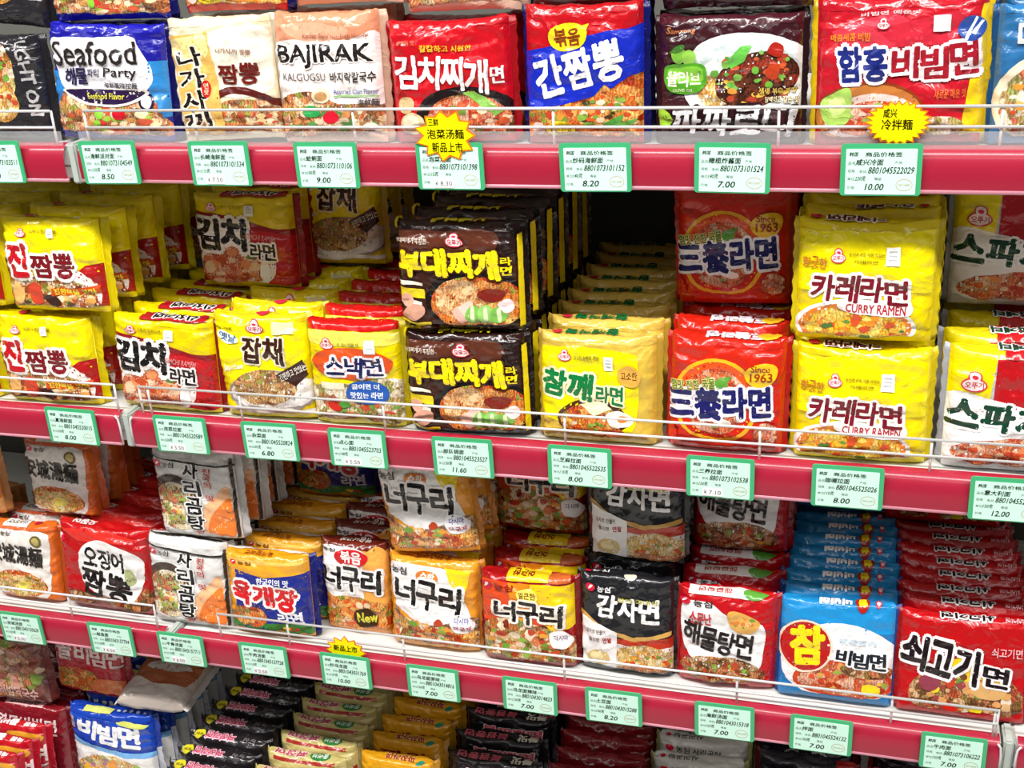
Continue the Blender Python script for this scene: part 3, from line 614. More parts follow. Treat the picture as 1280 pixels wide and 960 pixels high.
d = Design('gamja', (716, 738, 840, 846), '#1c1c20', .104, .120, .036, 'black packet with white lettering and potato', top='#1e1e22', seal='#181418')
d.P('#b83018', (716, 795), (760, 806), (840, 800), (840, 820), (716, 820)).P('#c89a50', (718, 778), (750, 794), (790, 802), (838, 794), (838, 798), (790, 807), (750, 799), (716, 784))
d.R('#ded8d0', 766, 812, 840, 846).FE('noodle', 805, 826, 40, 16).bits(VEG, 806, 828, 32, 12, 26, 4).F('seafood', (768, 836), (840, 834), (840, 846), (768, 846)).P('#f0eceb', (720, 784), (768, 798), (766, 846), (720, 846)).E('#d8b878', 742, 834, 16, 12).E('#ecd8a0', 740, 831, 9, 6)
d.T('#7a6a5a', '감자로 만들어', 726, 797, 752, 802).T('#7a6a5a', '쫄깃한', 730, 806, 744, 811).T('#c82828', '연발', 748, 805, 760, 812, b=.04)
d.T('#fbf9f8', '감자면', 740, 756, 824, 784, b=.055, rot=-2).NS(732, 748, 6, '#e8e4e4', 18).T('#d8d048', '감자 국내산', 768, 757, 822, 763, b=.02)
d.TT('#e8e4e4', '농심', .12, 1.4, .3, 1.7, rot=0).TE('#c81838', .08, 1.5, .035, .18).TE('#d8d0b8', .55, 1.25, .07, .12)

d = Design('haemul', (844, 760, 964, 866), '#b80f18', .104, .114, .036, 'red packet with white panel and brush lettering', top='#bc1018', seal='#a80c14')
d.B('#efedec', (850, 772), (880, 766), (905, 782), (948, 790), (950, 820), (942, 842), (900, 846), (860, 834), (848, 806)).FE('dark', 900, 848, 54, 18).bits(VEG + MEAT, 900, 850, 48, 13, 50, 5)
d.B('#e0a850', (906, 778), (920, 776), (944, 786), (938, 798), (920, 800), (908, 792)).bits(['#d87a38', '#f0d090', '#6a9a38'], 924, 788, 14, 8, 14, 4)
d.T('#c83038', '소문난', 858, 782, 886, 796, b=.05).T('#241c1c', '해물탕면', 850, 797, 938, 826, b=.045, rot=-8).NS(852, 768, 7, '#3a3436', 24)
d.TQ('#efe8e4', .1, 1.1, .72, 1.6).B('#5aa038', (925, 748), (940, 742), (955, 750), (938, 756)).TE('#5aa038', .78, 1.3, .12, .22).TT('#c84a48', '해물탕면', .2, 1.2, .55, 1.5)

d = Design('bibim', (970, 786, 1118, 882), '#1478b8', .116, .114, .0235, 'blue packet with yellow brush stroke on red oval', top='#1a86c4', seal='#1a4a94', crumple=.7, seal_len=.015)
d.R('#1f8ccc', 970, 786, 1118, 812).E('#f2eeee', 1052, 846, 80, 42).B('#f2eeee', (1040, 822), (1114, 820), (1118, 850), (1100, 866), (1040, 850)).E('#c8421c', 1055, 862, 66, 22).FE('kimchi', 1055, 862, 60, 18).bits(['#d8401c', '#f0c030', '#8ab040', '#b02a14', '#e8a050'], 1058, 860, 54, 14, 40, 5).E('#e8d020', 1092, 868, 12, 7).FE('dark', 1085, 848, 34, 8)
d.E('#f0d8c0', 1004, 830, 36, 26).E('#b01818', 1004, 830, 33, 24)
d.T('#f4dc18', '참', 983, 809, 1030, 848, b=.075, rot=4).T('#20242c', '비빔면', 1044, 830, 1110, 846, ol=[('#fbfafa', .10)], b=.06, rot=-3).T('#d8e8f4', '매콤새콤달콤 비빔', 1048, 818, 1096, 824, b=.03)
d.TT('#fbfafa', '비빔면', .33, 1.1, .62, 1.7, b=.07).TE('#a82018', .71, 1.4, .065, .42).TT('#f4dc18', '참', .67, 1.12, .755, 1.68, b=.08).TE('#d01838', .85, 1.4, .03, .25).TE('#f0e8f4', .85, 1.4, .02, .16)

d = Design('beef', (1128, 800, 1300, 905), '#b40c12', .124, .112, .0235, 'red packet with black outlined beef noodle lettering', top='#bc0e14', seal='#a00a10', crumple=.7, seal_len=.014)
d.FE('dark', 1220, 884, 78, 34).B('#f0c81c', (1180, 850), (1215, 842), (1270, 858), (1255, 872), (1200, 866)).bits(['#4f8a38', '#8a2a3c', '#e0a060', '#f0e8d8', '#d8b080', '#c82818', '#f4e020', '#5a3020'], 1218, 884, 74, 26, 80, 8)
d.E('#d8a868', 1250, 872, 24, 10).E('#cc2018', 1200, 898, 10, 7).E('#f0d820', 1235, 900, 9, 7).E('#8a3a4a', 1170, 870, 14, 9)
d.T('#1c1014', '쇠고기', 1130, 824, 1236, 862, ol=[('#f6eeee', .08)], b=.065, rot=-8).T('#1c1014', '면', 1240, 846, 1276, 868, ol=[('#f6eeee', .08)], b=.055, rot=-6).T('#f0b8bc', '쇠고기면', 1250, 826, 1290, 836)
d.TT('#180c10', '쇠고기면', .3, 1.12, .72, 1.66, ol='#f2e8e8', olw=.09, b=.05).TT('#f0b0b4', '삼양라면', .8, 1.15, .96, 1.5)

# lowest shelf: mostly their tops show
d = Design('salad', (-40, 806, 58, 860), '#7a4a40', .120, .112, .034, 'dark pink packet with lettuce and meat picture', top='#6a1c20', seal='#7a3430')
d.FE('dark', 5, 832, 50, 26).bits(['#6a9a38', '#c89080', '#e0c8b0', '#7a2a28', '#a86a58'], 8, 832, 46, 22, 50, 8).T('#d8b0a8', '비빔막국수', 0, 846, 50, 856, b=.04)
d = Design('darkred', (0, 880, 100, 960), '#7a1420', .120, .112, .0275, 'dark red packet with pale label', top='#80141e', seal='#6a1018', crumple=.8)
d.T('#f0d8d8', '열무비빔면', 10, 890, 90, 910, b=.04).TQ('#e8b0b0', .2, 1.2, .72, 1.7).TT('#7a1c28', '열무비빔면', .26, 1.28, .66, 1.62)
d = Design('jjolbib', (62, 812, 122, 880), '#b42430', .106, .112, .0245, 'pinkish red packet with white chewy noodle lettering', top='#bc1420', seal='#b01828', crumple=.8)
d.FE('ramen', 82, 868, 22, 14).E('#e07a4a', 112, 872, 18, 12).B('#e0a030', (92, 816), (108, 814), (120, 818), (118, 825), (94, 824)).T('#f4dcd8', '쫄', 66, 826, 80, 848, b=.05).T('#f4dcd8', '비빔면', 82, 829, 124, 850, b=.05).TT('#f8f0f0', '쫄비빔면', .12, 1.15, .62, 1.7, b=.05).TT('#f8f0f0', '매콤', .7, 1.2, .9, 1.6, b=.05)
d = Design('chalbib', (86, 890, 184, 985), '#1438a0', .128, .122, .036, 'bright blue packet with bold white lettering', top='#1640ac', seal=[(0, '#d8d8e0'), (.55, '#1438a0')])
d.P('#1c48b8', (86, 890), (184, 895), (184, 930), (86, 925)).P('#7ab0e0', (86, 926), (150, 936), (184, 934), (184, 940), (150, 942), (86, 932)).P('#ece8e4', (86, 932), (150, 942), (184, 940), (184, 985), (86, 985))
d.FE('noodle', 132, 966, 42, 24).bits(['#f09a30', '#b858a8', '#c8d870', '#f0c020', '#e8802a', '#8aba48'], 132, 960, 36, 18, 40, 7)
d.T('#fbfbfd', '비빔면', 98, 898, 172, 928, b=.075, rot=-6).TV('#dfe8f8', '찰찰', 87, 896, 95, 914, b=.05)
for k in range(8): d.E('#3a6ad0', 90 + k*12, 894 + (k % 2)*4, 2.5, 1.6)
d.B('#d8dc70', (148, 892), (160, 889), (180, 895), (176, 901), (152, 898)).TQ('#d0d878', .2, 1.15, .55, 1.5)
for k in range(5): d.TE('#c8dcf4', .6 + k*.08, 1.45, .022, .09)
d = Design('flatcup', (100, 800, 230, 860), '#c8bab0', .098, .112, .036, 'grey and orange packet', top='#c4b4a8', seal='#d0c8c4')
d.B('#a85a34', (108, 812), (170, 806), (222, 815), (214, 846), (150, 848), (112, 842)).B('#c8c0b8', (120, 826), (170, 818), (212, 828), (170, 832)).B('#d8cfc8', (100, 836), (160, 846), (226, 846), (226, 860), (100, 860)).TQ('#b0623a', .1, 1.1, .9, 1.6)
d = Design('blackja', (230, 880, 330, 960), '#201c1e', .112, .112, .0265, 'black packet with yellow star and pink lettering', top='#231e20', seal='#1a1618', crumple=.8)
d.T('#d87890', '짜짜로니', 250, 890, 310, 908, b=.04).TE('#d0c428', .13, 1.4, .075, .36).TT('#5a4a10', '볶음', .08, 1.25, .18, 1.55).TT('#c84868', '짜장라면', .23, 1.12, .6, 1.68, ol='#f0c0cc', olw=.07, b=.04).TT('#8a8488', '농심', .72, 1.25, .87, 1.55)
d.FE('black', 280, 935, 36, 22)
d = Design('olivja', (335, 880, 440, 960), '#c8b878', .108, .112, .031, 'pale gold packet with green oval', top='#c4b470', seal='#b0a060', crumple=.9)
d.P('#9a2420', (335, 905), (440, 900), (440, 925), (335, 928)).FE('black', 390, 940, 40, 20).TQ('#a02a22', .1, 1.0, .9, 1.12)
d.TT('#b84a60', '짜장면', .1, 1.25, .5, 1.75, ol='#ecd8c8', olw=.07, b=.04).TE('#2f7a3c', .68, 1.48, .13, .32).TT('#e8f0e0', '올리브', .58, 1.32, .78, 1.64, b=.03)
d = Design('goldja', (452, 930, 545, 1000), '#dc9c18', .098, .108, .033, 'golden yellow packet with maroon lettering', top='#d89818', seal='#c08414', crumple=.9)
d.E('#2a9a98', 498, 958, 14, 9).FE('black', 500, 985, 40, 14).T('#8a1c28', '짜왕', 465, 936, 530, 950, b=.04).TT('#9a2430', '짜장라면', .35, 1.3, .75, 1.75, ol='#e8c068', olw=.06, b=.04).TE('#2a8a70', .84, 1.3, .06, .2)
d = Design('charpot', (575, 905, 690, 985), '#1c181c', .116, .112, .036, 'black packet with red chilli noodles', top='#221c20', seal='#181418')
d.FE('ramen', 635, 958, 36, 22).B('#d8301c', (610, 950), (640, 935), (668, 948), (660, 970), (620, 972)).bits(['#f0b020', '#e85a1c', '#f4e0a0', '#c01810'], 640, 955, 28, 14, 26, 6).T('#d85a68', '불짬뽕면', 600, 912, 680, 926, b=.05, ol='#f0d0d0').P('#e8e0e0', (580, 960), (590, 935), (594, 936), (586, 962)).TT('#e0d8c8', '불맛', .7, 1.2, .95, 1.7, b=.04).TT('#c85a68', '불짬뽕면', .1, 1.2, .6, 1.6, b=.04)
d = Design('maroon', (700, 910, 800, 960), '#741016', .112, .110, .028, 'plain deep red packet', top='#7c1018', seal='#5c0c12', crumple=.9)
d.FE('dark', 750, 945, 40, 18).TT('#9a3038', '육개장', .3, 1.25, .7, 1.6)
d = Design('whitesoup', (824, 920, 930, 990), '#cfcac2', .112, .110, .034, 'grey white packet with small red logo', top='#d4cfc8', seal='#b8b070')
d.E('#d01838', 838, 926, 5, 4).T('#3a3434', '농심 사리곰탕', 846, 922, 900, 930).FE('noodle', 880, 965, 36, 18).TE('#d01838', .1, 1.5, .035, .2).TT('#4a4444', '사리곰탕', .16, 1.3, .5, 1.7)
d = Design('charred', (960, 925, 1060, 1000), '#26202a', .116, .112, .036, 'black packet with grey outlined character', top='#2a242e', seal='#7a1418')
d.T('#201a20', '불', 985, 932, 1036, 975, b=.1, ol='#b0a8ac', olw=.05).TE('#a01820', .9, 1.4, .08, .4).TQ('#a8181e', .8, 1.0, 1.0, 1.9)
d = Design('redblack', (1070, 935, 1190, 1010), '#2c2026', .120, .108, .036, 'dark packet with red corner', top='#30242a', seal='#901418')
d.T('#2a2028', '매운', 1085, 945, 1170, 980, b=.1, ol='#a89ca4', olw=.05).TQ('#98161c', 0, 1.0, .25, 1.9)
for q in DES.values(): q.build()
# ------------------------------------------------------------------ helpers for things
def tag(o, label=None, cat=None, group=None, kind=None):
    if label: o['label'] = label
    if cat: o['category'] = cat
    if group: o['group'] = group
    if kind: o['kind'] = kind
    return o
def link(name, me, parent=None, loc=None):
    o = bpy.data.objects.new(name, me); COL.objects.link(o)
    if parent: o.parent = parent
    if loc is not None: o.location = loc
    return o
def mesh(name, V, F, mats, mi=None, smooth=False):
    me = bpy.data.meshes.new(name); me.from_pydata([tuple(v) for v in V], [], F)
    for m in mats: me.materials.append(m)
    if mi: me.polygons.foreach_set('material_index', mi)
    if smooth: me.polygons.foreach_set('use_smooth', [True]*len(F))
    me.update(); return me
def box(V, F, x0, x1, y0, y1, z0, z1):
    b = len(V); V += [(x, y, z) for x in (x0, x1) for y in (y0, y1) for z in (z0, z1)]
    F += [tuple(b+k for k in q) for q in ((0, 1, 3, 2), (4, 6, 7, 5), (0, 4, 5, 1), (2, 3, 7, 6), (0, 2, 6, 4), (1, 5, 7, 3))]
def boxmesh(name, boxes, m, bevel=.0015):
    V, F = [], []
    for b in boxes: box(V, F, *b)
    me = mesh(name, V, F, [m])
    bm = bmesh.new(); bm.from_mesh(me)
    if bevel: bmesh.ops.bevel(bm, geom=bm.edges[:], offset=bevel, segments=2, affect='EDGES')
    bm.to_mesh(me); bm.free(); return me
def tube(V, F, pts, r, n=8):
    pts = [Vector(p) for p in pts]; b = len(V)
    for i, p in enumerate(pts):
        t = (pts[min(i+1, len(pts)-1)] - pts[max(i-1, 0)]).normalized()
        a = t.orthogonal().normalized() if abs(t.x) > .9 or abs(t.z) > .9 else t.orthogonal().normalized(); c = t.cross(a)
        for k in range(n):
            q = p + r*(a*math.cos(2*math.pi*k/n) + c*math.sin(2*math.pi*k/n)); V.append(tuple(q))
    for i in range(len(pts)-1):
        for k in range(n): F.append((b+i*n+k, b+i*n+(k+1) % n, b+(i+1)*n+(k+1) % n, b+(i+1)*n+k))
    F.append(tuple(b+k for k in range(n))[::-1]); F.append(tuple(b+(len(pts)-1)*n+k for k in range(n)))
def prism(V, F, pts, y0, y1):
    """outline in (x, z), seen from the front, given thickness from y0 (front) to y1"""
    n = len(pts); b = len(V)
    ar = sum(pts[i][0]*pts[(i+1) % n][1]-pts[(i+1) % n][0]*pts[i][1] for i in range(n))
    if ar < 0: pts = pts[::-1]
    V += [(x, y0, z) for x, z in pts] + [(x, y1, z) for x, z in pts]
    F.append(tuple(b+k for k in range(n))); F.append(tuple(b+n+k for k in range(n))[::-1])
    F += [(b+k, b+n+k, b+n+(k+1) % n, b+(k+1) % n) for k in range(n)]
def rrect(x0, z0, x1, z1, r, n=5):
    out = []
    for cx, cz, a0 in ((x1-r, z1-r, 0), (x0+r, z1-r, 90), (x0+r, z0+r, 180), (x1-r, z0+r, 270)):
        for k in range(n+1):
            a = math.radians(a0 + 90*k/n); out.append((cx + r*math.cos(a), cz + r*math.sin(a)))
    return out

# ------------------------------------------------------------------ the shop fixture
ZL = {'top': 1.36163, 'second': 1.05544, 'third': 0.76, 'lowest': 0.46}      # underside of each red front strip
FLOOR = .0345                                                              # shelf surface above that
LIP = .040; DEPTH = .42
SEAMS = [(-1.0, -.0065), (.0065, .954), (.967, 1.9)]
white_paint = mat('#d8d8d4', .4, 'paint'); grey_paint = mat('#4a4a48', .5, 'paint'); steel = mat('#e6e6e4', .3, 'metal', .35)
rail_red = mat('#a41834', .45, 'rail'); pale = mat('#d48c9c', .3, 'rail'); grip = mat('#b4bcb4', .3, 'paint')
floor = link('floor', boxmesh('floor', [(-3, 3.5, -3.2, .9, -.05, 0)], mat('#c8c4bc', .35, 'paint'), 0)); tag(floor, 'pale shop floor tiles in the aisle', 'floor', kind='structure')
wall = link('wall_back', boxmesh('wall_back', [(-1.4, 2.2, DEPTH+.002, DEPTH+.03, 0, 2.3)], mat('#565650', .6, 'paint'), 0)); tag(wall, 'dark grey back panel behind the shelves', 'panel', kind='structure')
SHN = {'top': 'top shelf', 'second': 'second shelf', 'third': 'third shelf', 'lowest': 'lowest shelf'}
BAYN = ['left bay', 'middle bay', 'right bay']
def lip_mesh(x0, x1, z):
    # curved section of the price rail in (y, z)
    pr = [(.012, LIP-.0002), (.007, LIP), (.003, LIP-.0012), (.0, LIP-.0035), (-.0022, LIP-.0068), (-.0036, LIP-.011), (-.0044, LIP-.016), (-.0047, .019), (-.0044, .012), (-.0036, .005)]
    V, F = [], []; n = len(pr); xs = np.linspace(x0, x1, 12)
    for x in xs: V += [(x, y, z+q) for y, q in pr]
    for i in range(len(xs)-1):
        for k in range(n-1): F.append((i*n+k, i*n+k+1, (i+1)*n+k+1, (i+1)*n+k))
    me = mesh('price_rail', V, F, [rail_red], smooth=True)
    return me
for key, z in ZL.items():
    for bi, (x0, x1) in enumerate(SEAMS):
        yo = -.125 if key == 'lowest' else 0.0
        sh = link('shelf_board', boxmesh('shelf_board', [(x0, x1, .004+yo, DEPTH, z+FLOOR-.018, z+FLOOR), (x0, x1, .006+yo, .022+yo, z+.003, z+FLOOR-.017)], white_paint))
        tag(sh, f'white metal {SHN[key]} with red front strip, {BAYN[bi]}', 'shelf', f'shelves')
        link('price_rail', lip_mesh(x0+.002, x1-.002, z), sh, (0, yo, 0))
        V, F = [], []; tube(V, F, [(x0+.002, -.0022, z+.0032), (x1-.002, -.0022, z+.0032)], .0022, 10)
        link('rail_edge', mesh('rail_edge', V, F, [pale], smooth=True), sh, (0, yo, 0))
        for xe, sg in ((x0+.0005, 1), (x1-.0005, -1)):
            if key == 'top': continue
            V, F = [], []; tube(V, F, [(xe+.004*sg, -.0045, z+LIP-.0005), (xe+.001*sg, -.0045, z+LIP-.005), (xe, -.0045, z+LIP*.6), (xe, -.0045, z+.004)], .0012, 8)
            link('rail_end', mesh('rail_end', V, F, [mat('#d8d4d4', .3, 'paint')], smooth=True), sh, (0, yo, 0))
        # clear strip standing behind the red one, where the packs lean on it
        if key == 'top' and bi < 3:
            link('clear_strip', boxmesh('clear_strip', [(x0+.004, x1-.004, .0016, .0028, z+LIP-.003, z+LIP+.013)], clear_mat(), 0), sh)
        # wire guard: two long wires on short uprights
        if key == 'lowest': continue
        posts = {0: {'top': [-.3, -.5, -.02], 'second': [-.22, -.42, -.012], 'third': [-.143, -.34, -.02]}, 1: {'top': [.019, .145, .316, .513, .714, .894], 'second': [.02, .031, .145, .314, .511, .705, .862], 'third': [.068, .16, .307, .498, .688, .846, .945]}, 2: {'top': [1.05], 'second': [1.05], 'third': [.985]}}[bi][key]
        a, b = {0: (-.9, max(posts)), 1: (min(posts), .948), 2: (.975, 1.8)}[bi]
        V, F = [], []
        for hz in (.0565, .0735): tube(V, F, [(a, .0045, z+hz), (b, .0045, z+hz)], .0014)
        gw = link('guard_wire', mesh('guard_wire', V, F, [steel], smooth=True))
        tag(gw, f'thin double steel guard wire along the {SHN[key]}, {BAYN[bi]}', 'guard rail', 'wire guards')
        for p in posts + ([b] if bi == 1 else []):
            V, F = [], []; tube(V, F, [(p, .0062, z+FLOOR+.0002), (p, .0062, z+.0735)], .0013)
            link('upright', mesh('upright', V, F, [steel], smooth=True), gw)
    for x in (0.0, .9605):
        g = link('shelf_joint', boxmesh('shelf_joint', [(x-.005, x+.005, -.0015+(-.125 if key == 'lowest' else 0), .03, z-.001, z+LIP+.001)], grip, .002))
        tag(g, f'grey bracket between {SHN[key]} sections, {"left" if x < .5 else "right"} joint', 'bracket', 'shelf joints')
for x in (0.0, .9605):
    u = link('shelf_post', boxmesh('shelf_post', [(x-.014, x+.014, DEPTH-.03, DEPTH-.001, 0.001, 2.3)], grey_paint)); tag(u, f'grey slotted post behind the shelves, {"left" if x < .5 else "right"} joint', 'post', 'shelf posts')

# ------------------------------------------------------------------ price tickets on the rail
g_green = mat('#3fae74', .35, 'rail'); g_mint = mat('#cef4e2', .5, 'paper'); ink = mat('#66706c', .6, 'paper'); ink2 = mat('#4c585e', .6, 'paper'); seal_ink = mat('#c89a80', .6, 'paper')
def text_into(V, F, MI, s, x0, z0, x1, z1, y, mi, b=0.0, rot=0, sh=0):
    v, f = text_fit(s, x0, z0, x1, z1, b, None, rot, sh); k = len(V)
    V += [(p[0], y, p[1]) for p in v]
    for q in f: F.append(tuple(k+i for i in q)); MI.append(mi)
def ticket(X, key, W, name, code, price, unit, sticker, label, origin='韩国', dz=0, rot=0):
    z = ZL[key]; H = .0445; hw = W/2
    t = link('price_tag', None); V, F = [], []
    prism(V, F, rrect(-hw, 0, hw, H, .003), -.0016, 0)
    me = mesh('price_tag', V, F, [g_green]); t2 = bpy.data.objects.new('price_tag', me); bpy.data.objects.remove(t); COL.objects.link(t2); t = t2
    t.location = (X, -.0062, z+.0005+dz); t.rotation_euler = (0, math.radians(rot), 0)
    tag(t, label, 'price tag', 'price tags on the rails')
    V, F, MI = [], [], []
    prism(V, F, rrect(-hw+.0042, .0012, hw-.0042, H-.0042, .0008, 3), -.0021, -.0012); MI += [0]*len(F)
    y = -.00222
    text_into(V, F, MI, origin, -hw+.007, H-.0105, -hw+.014, H-.0068, y, 2, .012, sh=.2)
    text_into(V, F, MI, '商品价格签', -hw+.020, H-.0108, hw-.016, H-.0068, y, 1, .013)
    text_into(V, F, MI, '品名', -hw+.006, H-.0178, -hw+.012, H-.0148, y, 1)
    text_into(V, F, MI, name, -hw+.0125, H-.0182, -hw+.0125+.0056*len(name), H-.0128, y, 2, .02, sh=.15)
    text_into(V, F, MI, '产地', hw-.022, H-.0172, hw-.016, H-.0146, y, 1)
    text_into(V, F, MI, '规格', -hw+.006, H-.0244, -hw+.012, H-.0216, y, 1); text_into(V, F, MI, '条码', -hw+.0155, H-.0248, -hw+.0215, H-.022, y, 1)
    text_into(V, F, MI, code, -hw+.023, H-.0252, hw-.006, H-.0196, y, 2, .013, sh=.2)
    text_into(V, F, MI, '单位', -hw+.006, H-.0312, -hw+.012, H-.0284, y, 1); text_into(V, F, MI, unit, -hw+.0125, H-.0315, -hw+.021, H-.0272, y, 2, .012, sh=.2)
    text_into(V, F, MI, '等级', -hw+.028, H-.0312, -hw+.034, H-.0284, y, 1)
    text_into(V, F, MI, '价格', -hw+.006, H-.0388, -hw+.012, H-.036, y, 1)
    if not sticker: text_into(V, F, MI, price, -hw+.021, H-.0395, -hw+.036, H-.0338, y, 2, .015, sh=.2)
    k = len(V); n = 24; cx, cz = hw-.0135, .0095
    for i in range(n):
        a = 2*math.pi*i/n
        V += [(cx + .0068*math.cos(a), y, cz + .0052*math.sin(a)), (cx + .0063*math.cos(a), y, cz + .0047*math.sin(a))]
    for i in range(n): j = (i+1) % n; F.append((k+2*i, k+2*j, k+2*j+1, k+2*i+1)); MI.append(3)
    text_into(V, F, MI, '物价监制', cx-.0048, cz-.001, cx+.0048, cz+.001, y, 3)
    card = link('card', mesh('card', V, F, [g_mint, ink, ink2, seal_ink], MI), t)
    if sticker:
        V, F, MI = [], [], []
        prism(V, F, rrect(-hw+.016, .0022, -hw+.036, .0105, .0006, 2), -.0026, -.002); MI += [0]*len(F)
        text_into(V, F, MI, '¥', -hw+.0175, .0042, -hw+.0200, .0085, -.00272, 1, .01); text_into(V, F, MI, price, -hw+.0225, .0042, -hw+.034, .0085, -.00272, 1, .01)
        o = link('price_sticker', mesh('price_sticker', V, F, [mat('#f2f0f0', .5, 'paper'), ink2], MI), card); o['label'] = 'white price sticker'
TK = {
 'top': [(-.09, '海鲜面', '8801073103511', '8.00', '袋', 0, 'the black packet'), (.048, '海鲜派对面', '8801073104549', '8.50', '120克', 0, 'the blue and white seafood packet'), (.174, '长崎海鲜面', '8801073101534', '7.50', '115克', 1, 'the cream and gold packet'), (.289, '蛤蜊面', '8801073110106', '9.00', '100克', 0, 'the salmon clam packet'),
  (.415, '泡菜汤面', '8801073101398', '8.30', '115克', 1, 'the red packet, below the starburst'), (.554, '炒码海鲜面', '8801073101152', '8.20', '140克', 0, 'the red and blue packet'), (.676, '橄榄炸酱面', '8801073101524', '7.00', '140克', 0, 'the olive badge packet'), (.801, '咸兴冷面', '8801045522029', '10.00', '220克', 0, 'the yellow-edged red packet')],
 'second': [(-.069, '真海鲜面', '8801045520015', '8.00', '120克', 0, 'the red lettered yellow packets'), (.073, '泡菜拉面', '8801045520589', '5.50', '120克', 1, 'the yellow and dark red packet'), (.183, '杂菜面', '8801045520824', '6.80', '105克', 0, 'the glass noodle packet'), (.286, '点心面', '8801045523703', '5.50', '108克', 1, 'the orange oval packet'),
  (.404, '部队锅面', '8801045523527', '11.60', '120克', 0, 'the dark brown packets'), (.528, '芝麻拉面', '8801045522535', '8.00', '115克', 0, 'the green lettered gold packet'), (.669, '三养拉面', '8801073102538', '7.10', '120克', 1, 'the navy lettered orange red packet'), (.789, '咖喱拉面', '8801045525026', '8.00', '110克', 0, 'the curry bowl packets'), (.931, '意大利面', '8801045525316', '12.00', '150克', 0, 'the red, yellow and white packet')],
 'third': [(-.213, '安城汤面', '8801043150620', '5.50', '125克', 1, 'the packet with black brush characters'), (-.081, '鱿鱼面', '8801043157704', '6.50', '124克', 1, 'the red packet with white splash'), (.018, '牛骨汤面', '8801043157711', '6.00', '110克', 1, 'the white vertical lettered packet'), (.13, '牛肉汤面', '8801043157728', '5.50', '116克', 1, 'the orange and blue packet'),
  (.236, '炒乌龙面', '8801043031769', '10.00', '137克', 0, 'the red oval packet, below the starburst'), (.345, '乌龙面原味', '8801043014816', '7.00', '120克', 0, 'the white packet with yellow corner'), (.46, '乌龙面辣味', '8801043014823', '7.00', '120克', 0, 'the red and yellow packet'), (.556, '土豆面', '8801043015288', '8.20', '100克', 0, 'the black potato packet'),
  (.677, '海鲜汤面', '8801043015318', '7.00', '125克', 0, 'the red packet with white panel'), (.777, '拌面', '8801045524132', '7.00', '130克', 0, 'the blue packets'), (.908, '牛肉面', '8801073106222', '7.00', '120克', 0, 'the red beef packets')],
}
for key, rows in TK.items():
    for i, (X, nm, code, pr_, unit, st, who) in enumerate(rows):
        w = .066 if key != 'third' else .0635
        ticket(X, key, w, nm, code, pr_, unit, st, f'green bordered price tag on the {SHN[key]} under {who}', dz=rnd.uniform(-.0004, .001), rot=rnd.uniform(-.8, .8))

# ------------------------------------------------------------------ starburst notices
def starburst(X, Z, Y, W, H, n, inner, lines, label, seed):
    r = random.Random(seed); pts = []; pin = []
    for i in range(2*n):
        a = math.pi*i/n; k = 1.0*r.uniform(.94, 1.04) if i % 2 == 0 else inner*r.uniform(.95, 1.04)
        pts.append((W/2*k*math.cos(a), H/2*k*math.sin(a))); k -= .075; pin.append((W/2*k*math.cos(a), H/2*k*math.sin(a)))
    V, F = [], []; prism(V, F, pts, 0, .0009)
    o = link('starburst_sign', mesh('starburst_sign', V, F, [mat('#e07818', .45, 'paper')])); o.location = (X, Y, Z); tag(o, label, 'sign', 'yellow starburst notices')
    V, F, MI = [], [], []; prism(V, F, pin, -.0004, .0003); MI += [0]*len(F)
    for s, x0, z0, x1, z1, b in lines: text_into(V, F, MI, s, x0, z0, x1, z1, -.0006, 1, b)
    link('notice', mesh('notice', V, F, [mat('#f8ea00', .45, 'paper'), mat('#4a4a18', .6, 'paper')], MI), o)
starburst(.4135, ZL['top']+.0515, -.0092, .061, .050, 11, .76, [('三鲜', -.016, .009, -.006, .016, .015), ('泡菜汤麺', -.018, -.003, .018, .006, .015), ('新品上市', -.014, -.0155, .016, -.006, .015)], 'yellow starburst notice with handwriting before a red packet, top shelf', 3)
starburst(.812, ZL['top']+.0612, -.0016, .054, .038, 24, .84, [('咸兴', -.012, .004, -.001, .012, .015), ('冷拌麺', -.013, -.006, .012, .003, .015)], 'spiky yellow starburst notice before the yellow-edged red packet', 5)
starburst(.2365, ZL['third']+.047, -.0016, .053, .042, 12, .74, [('新品上市', -.015, .000, .015, .0085, .02)], 'yellow starburst notice tucked behind a tag on the third shelf', 8)

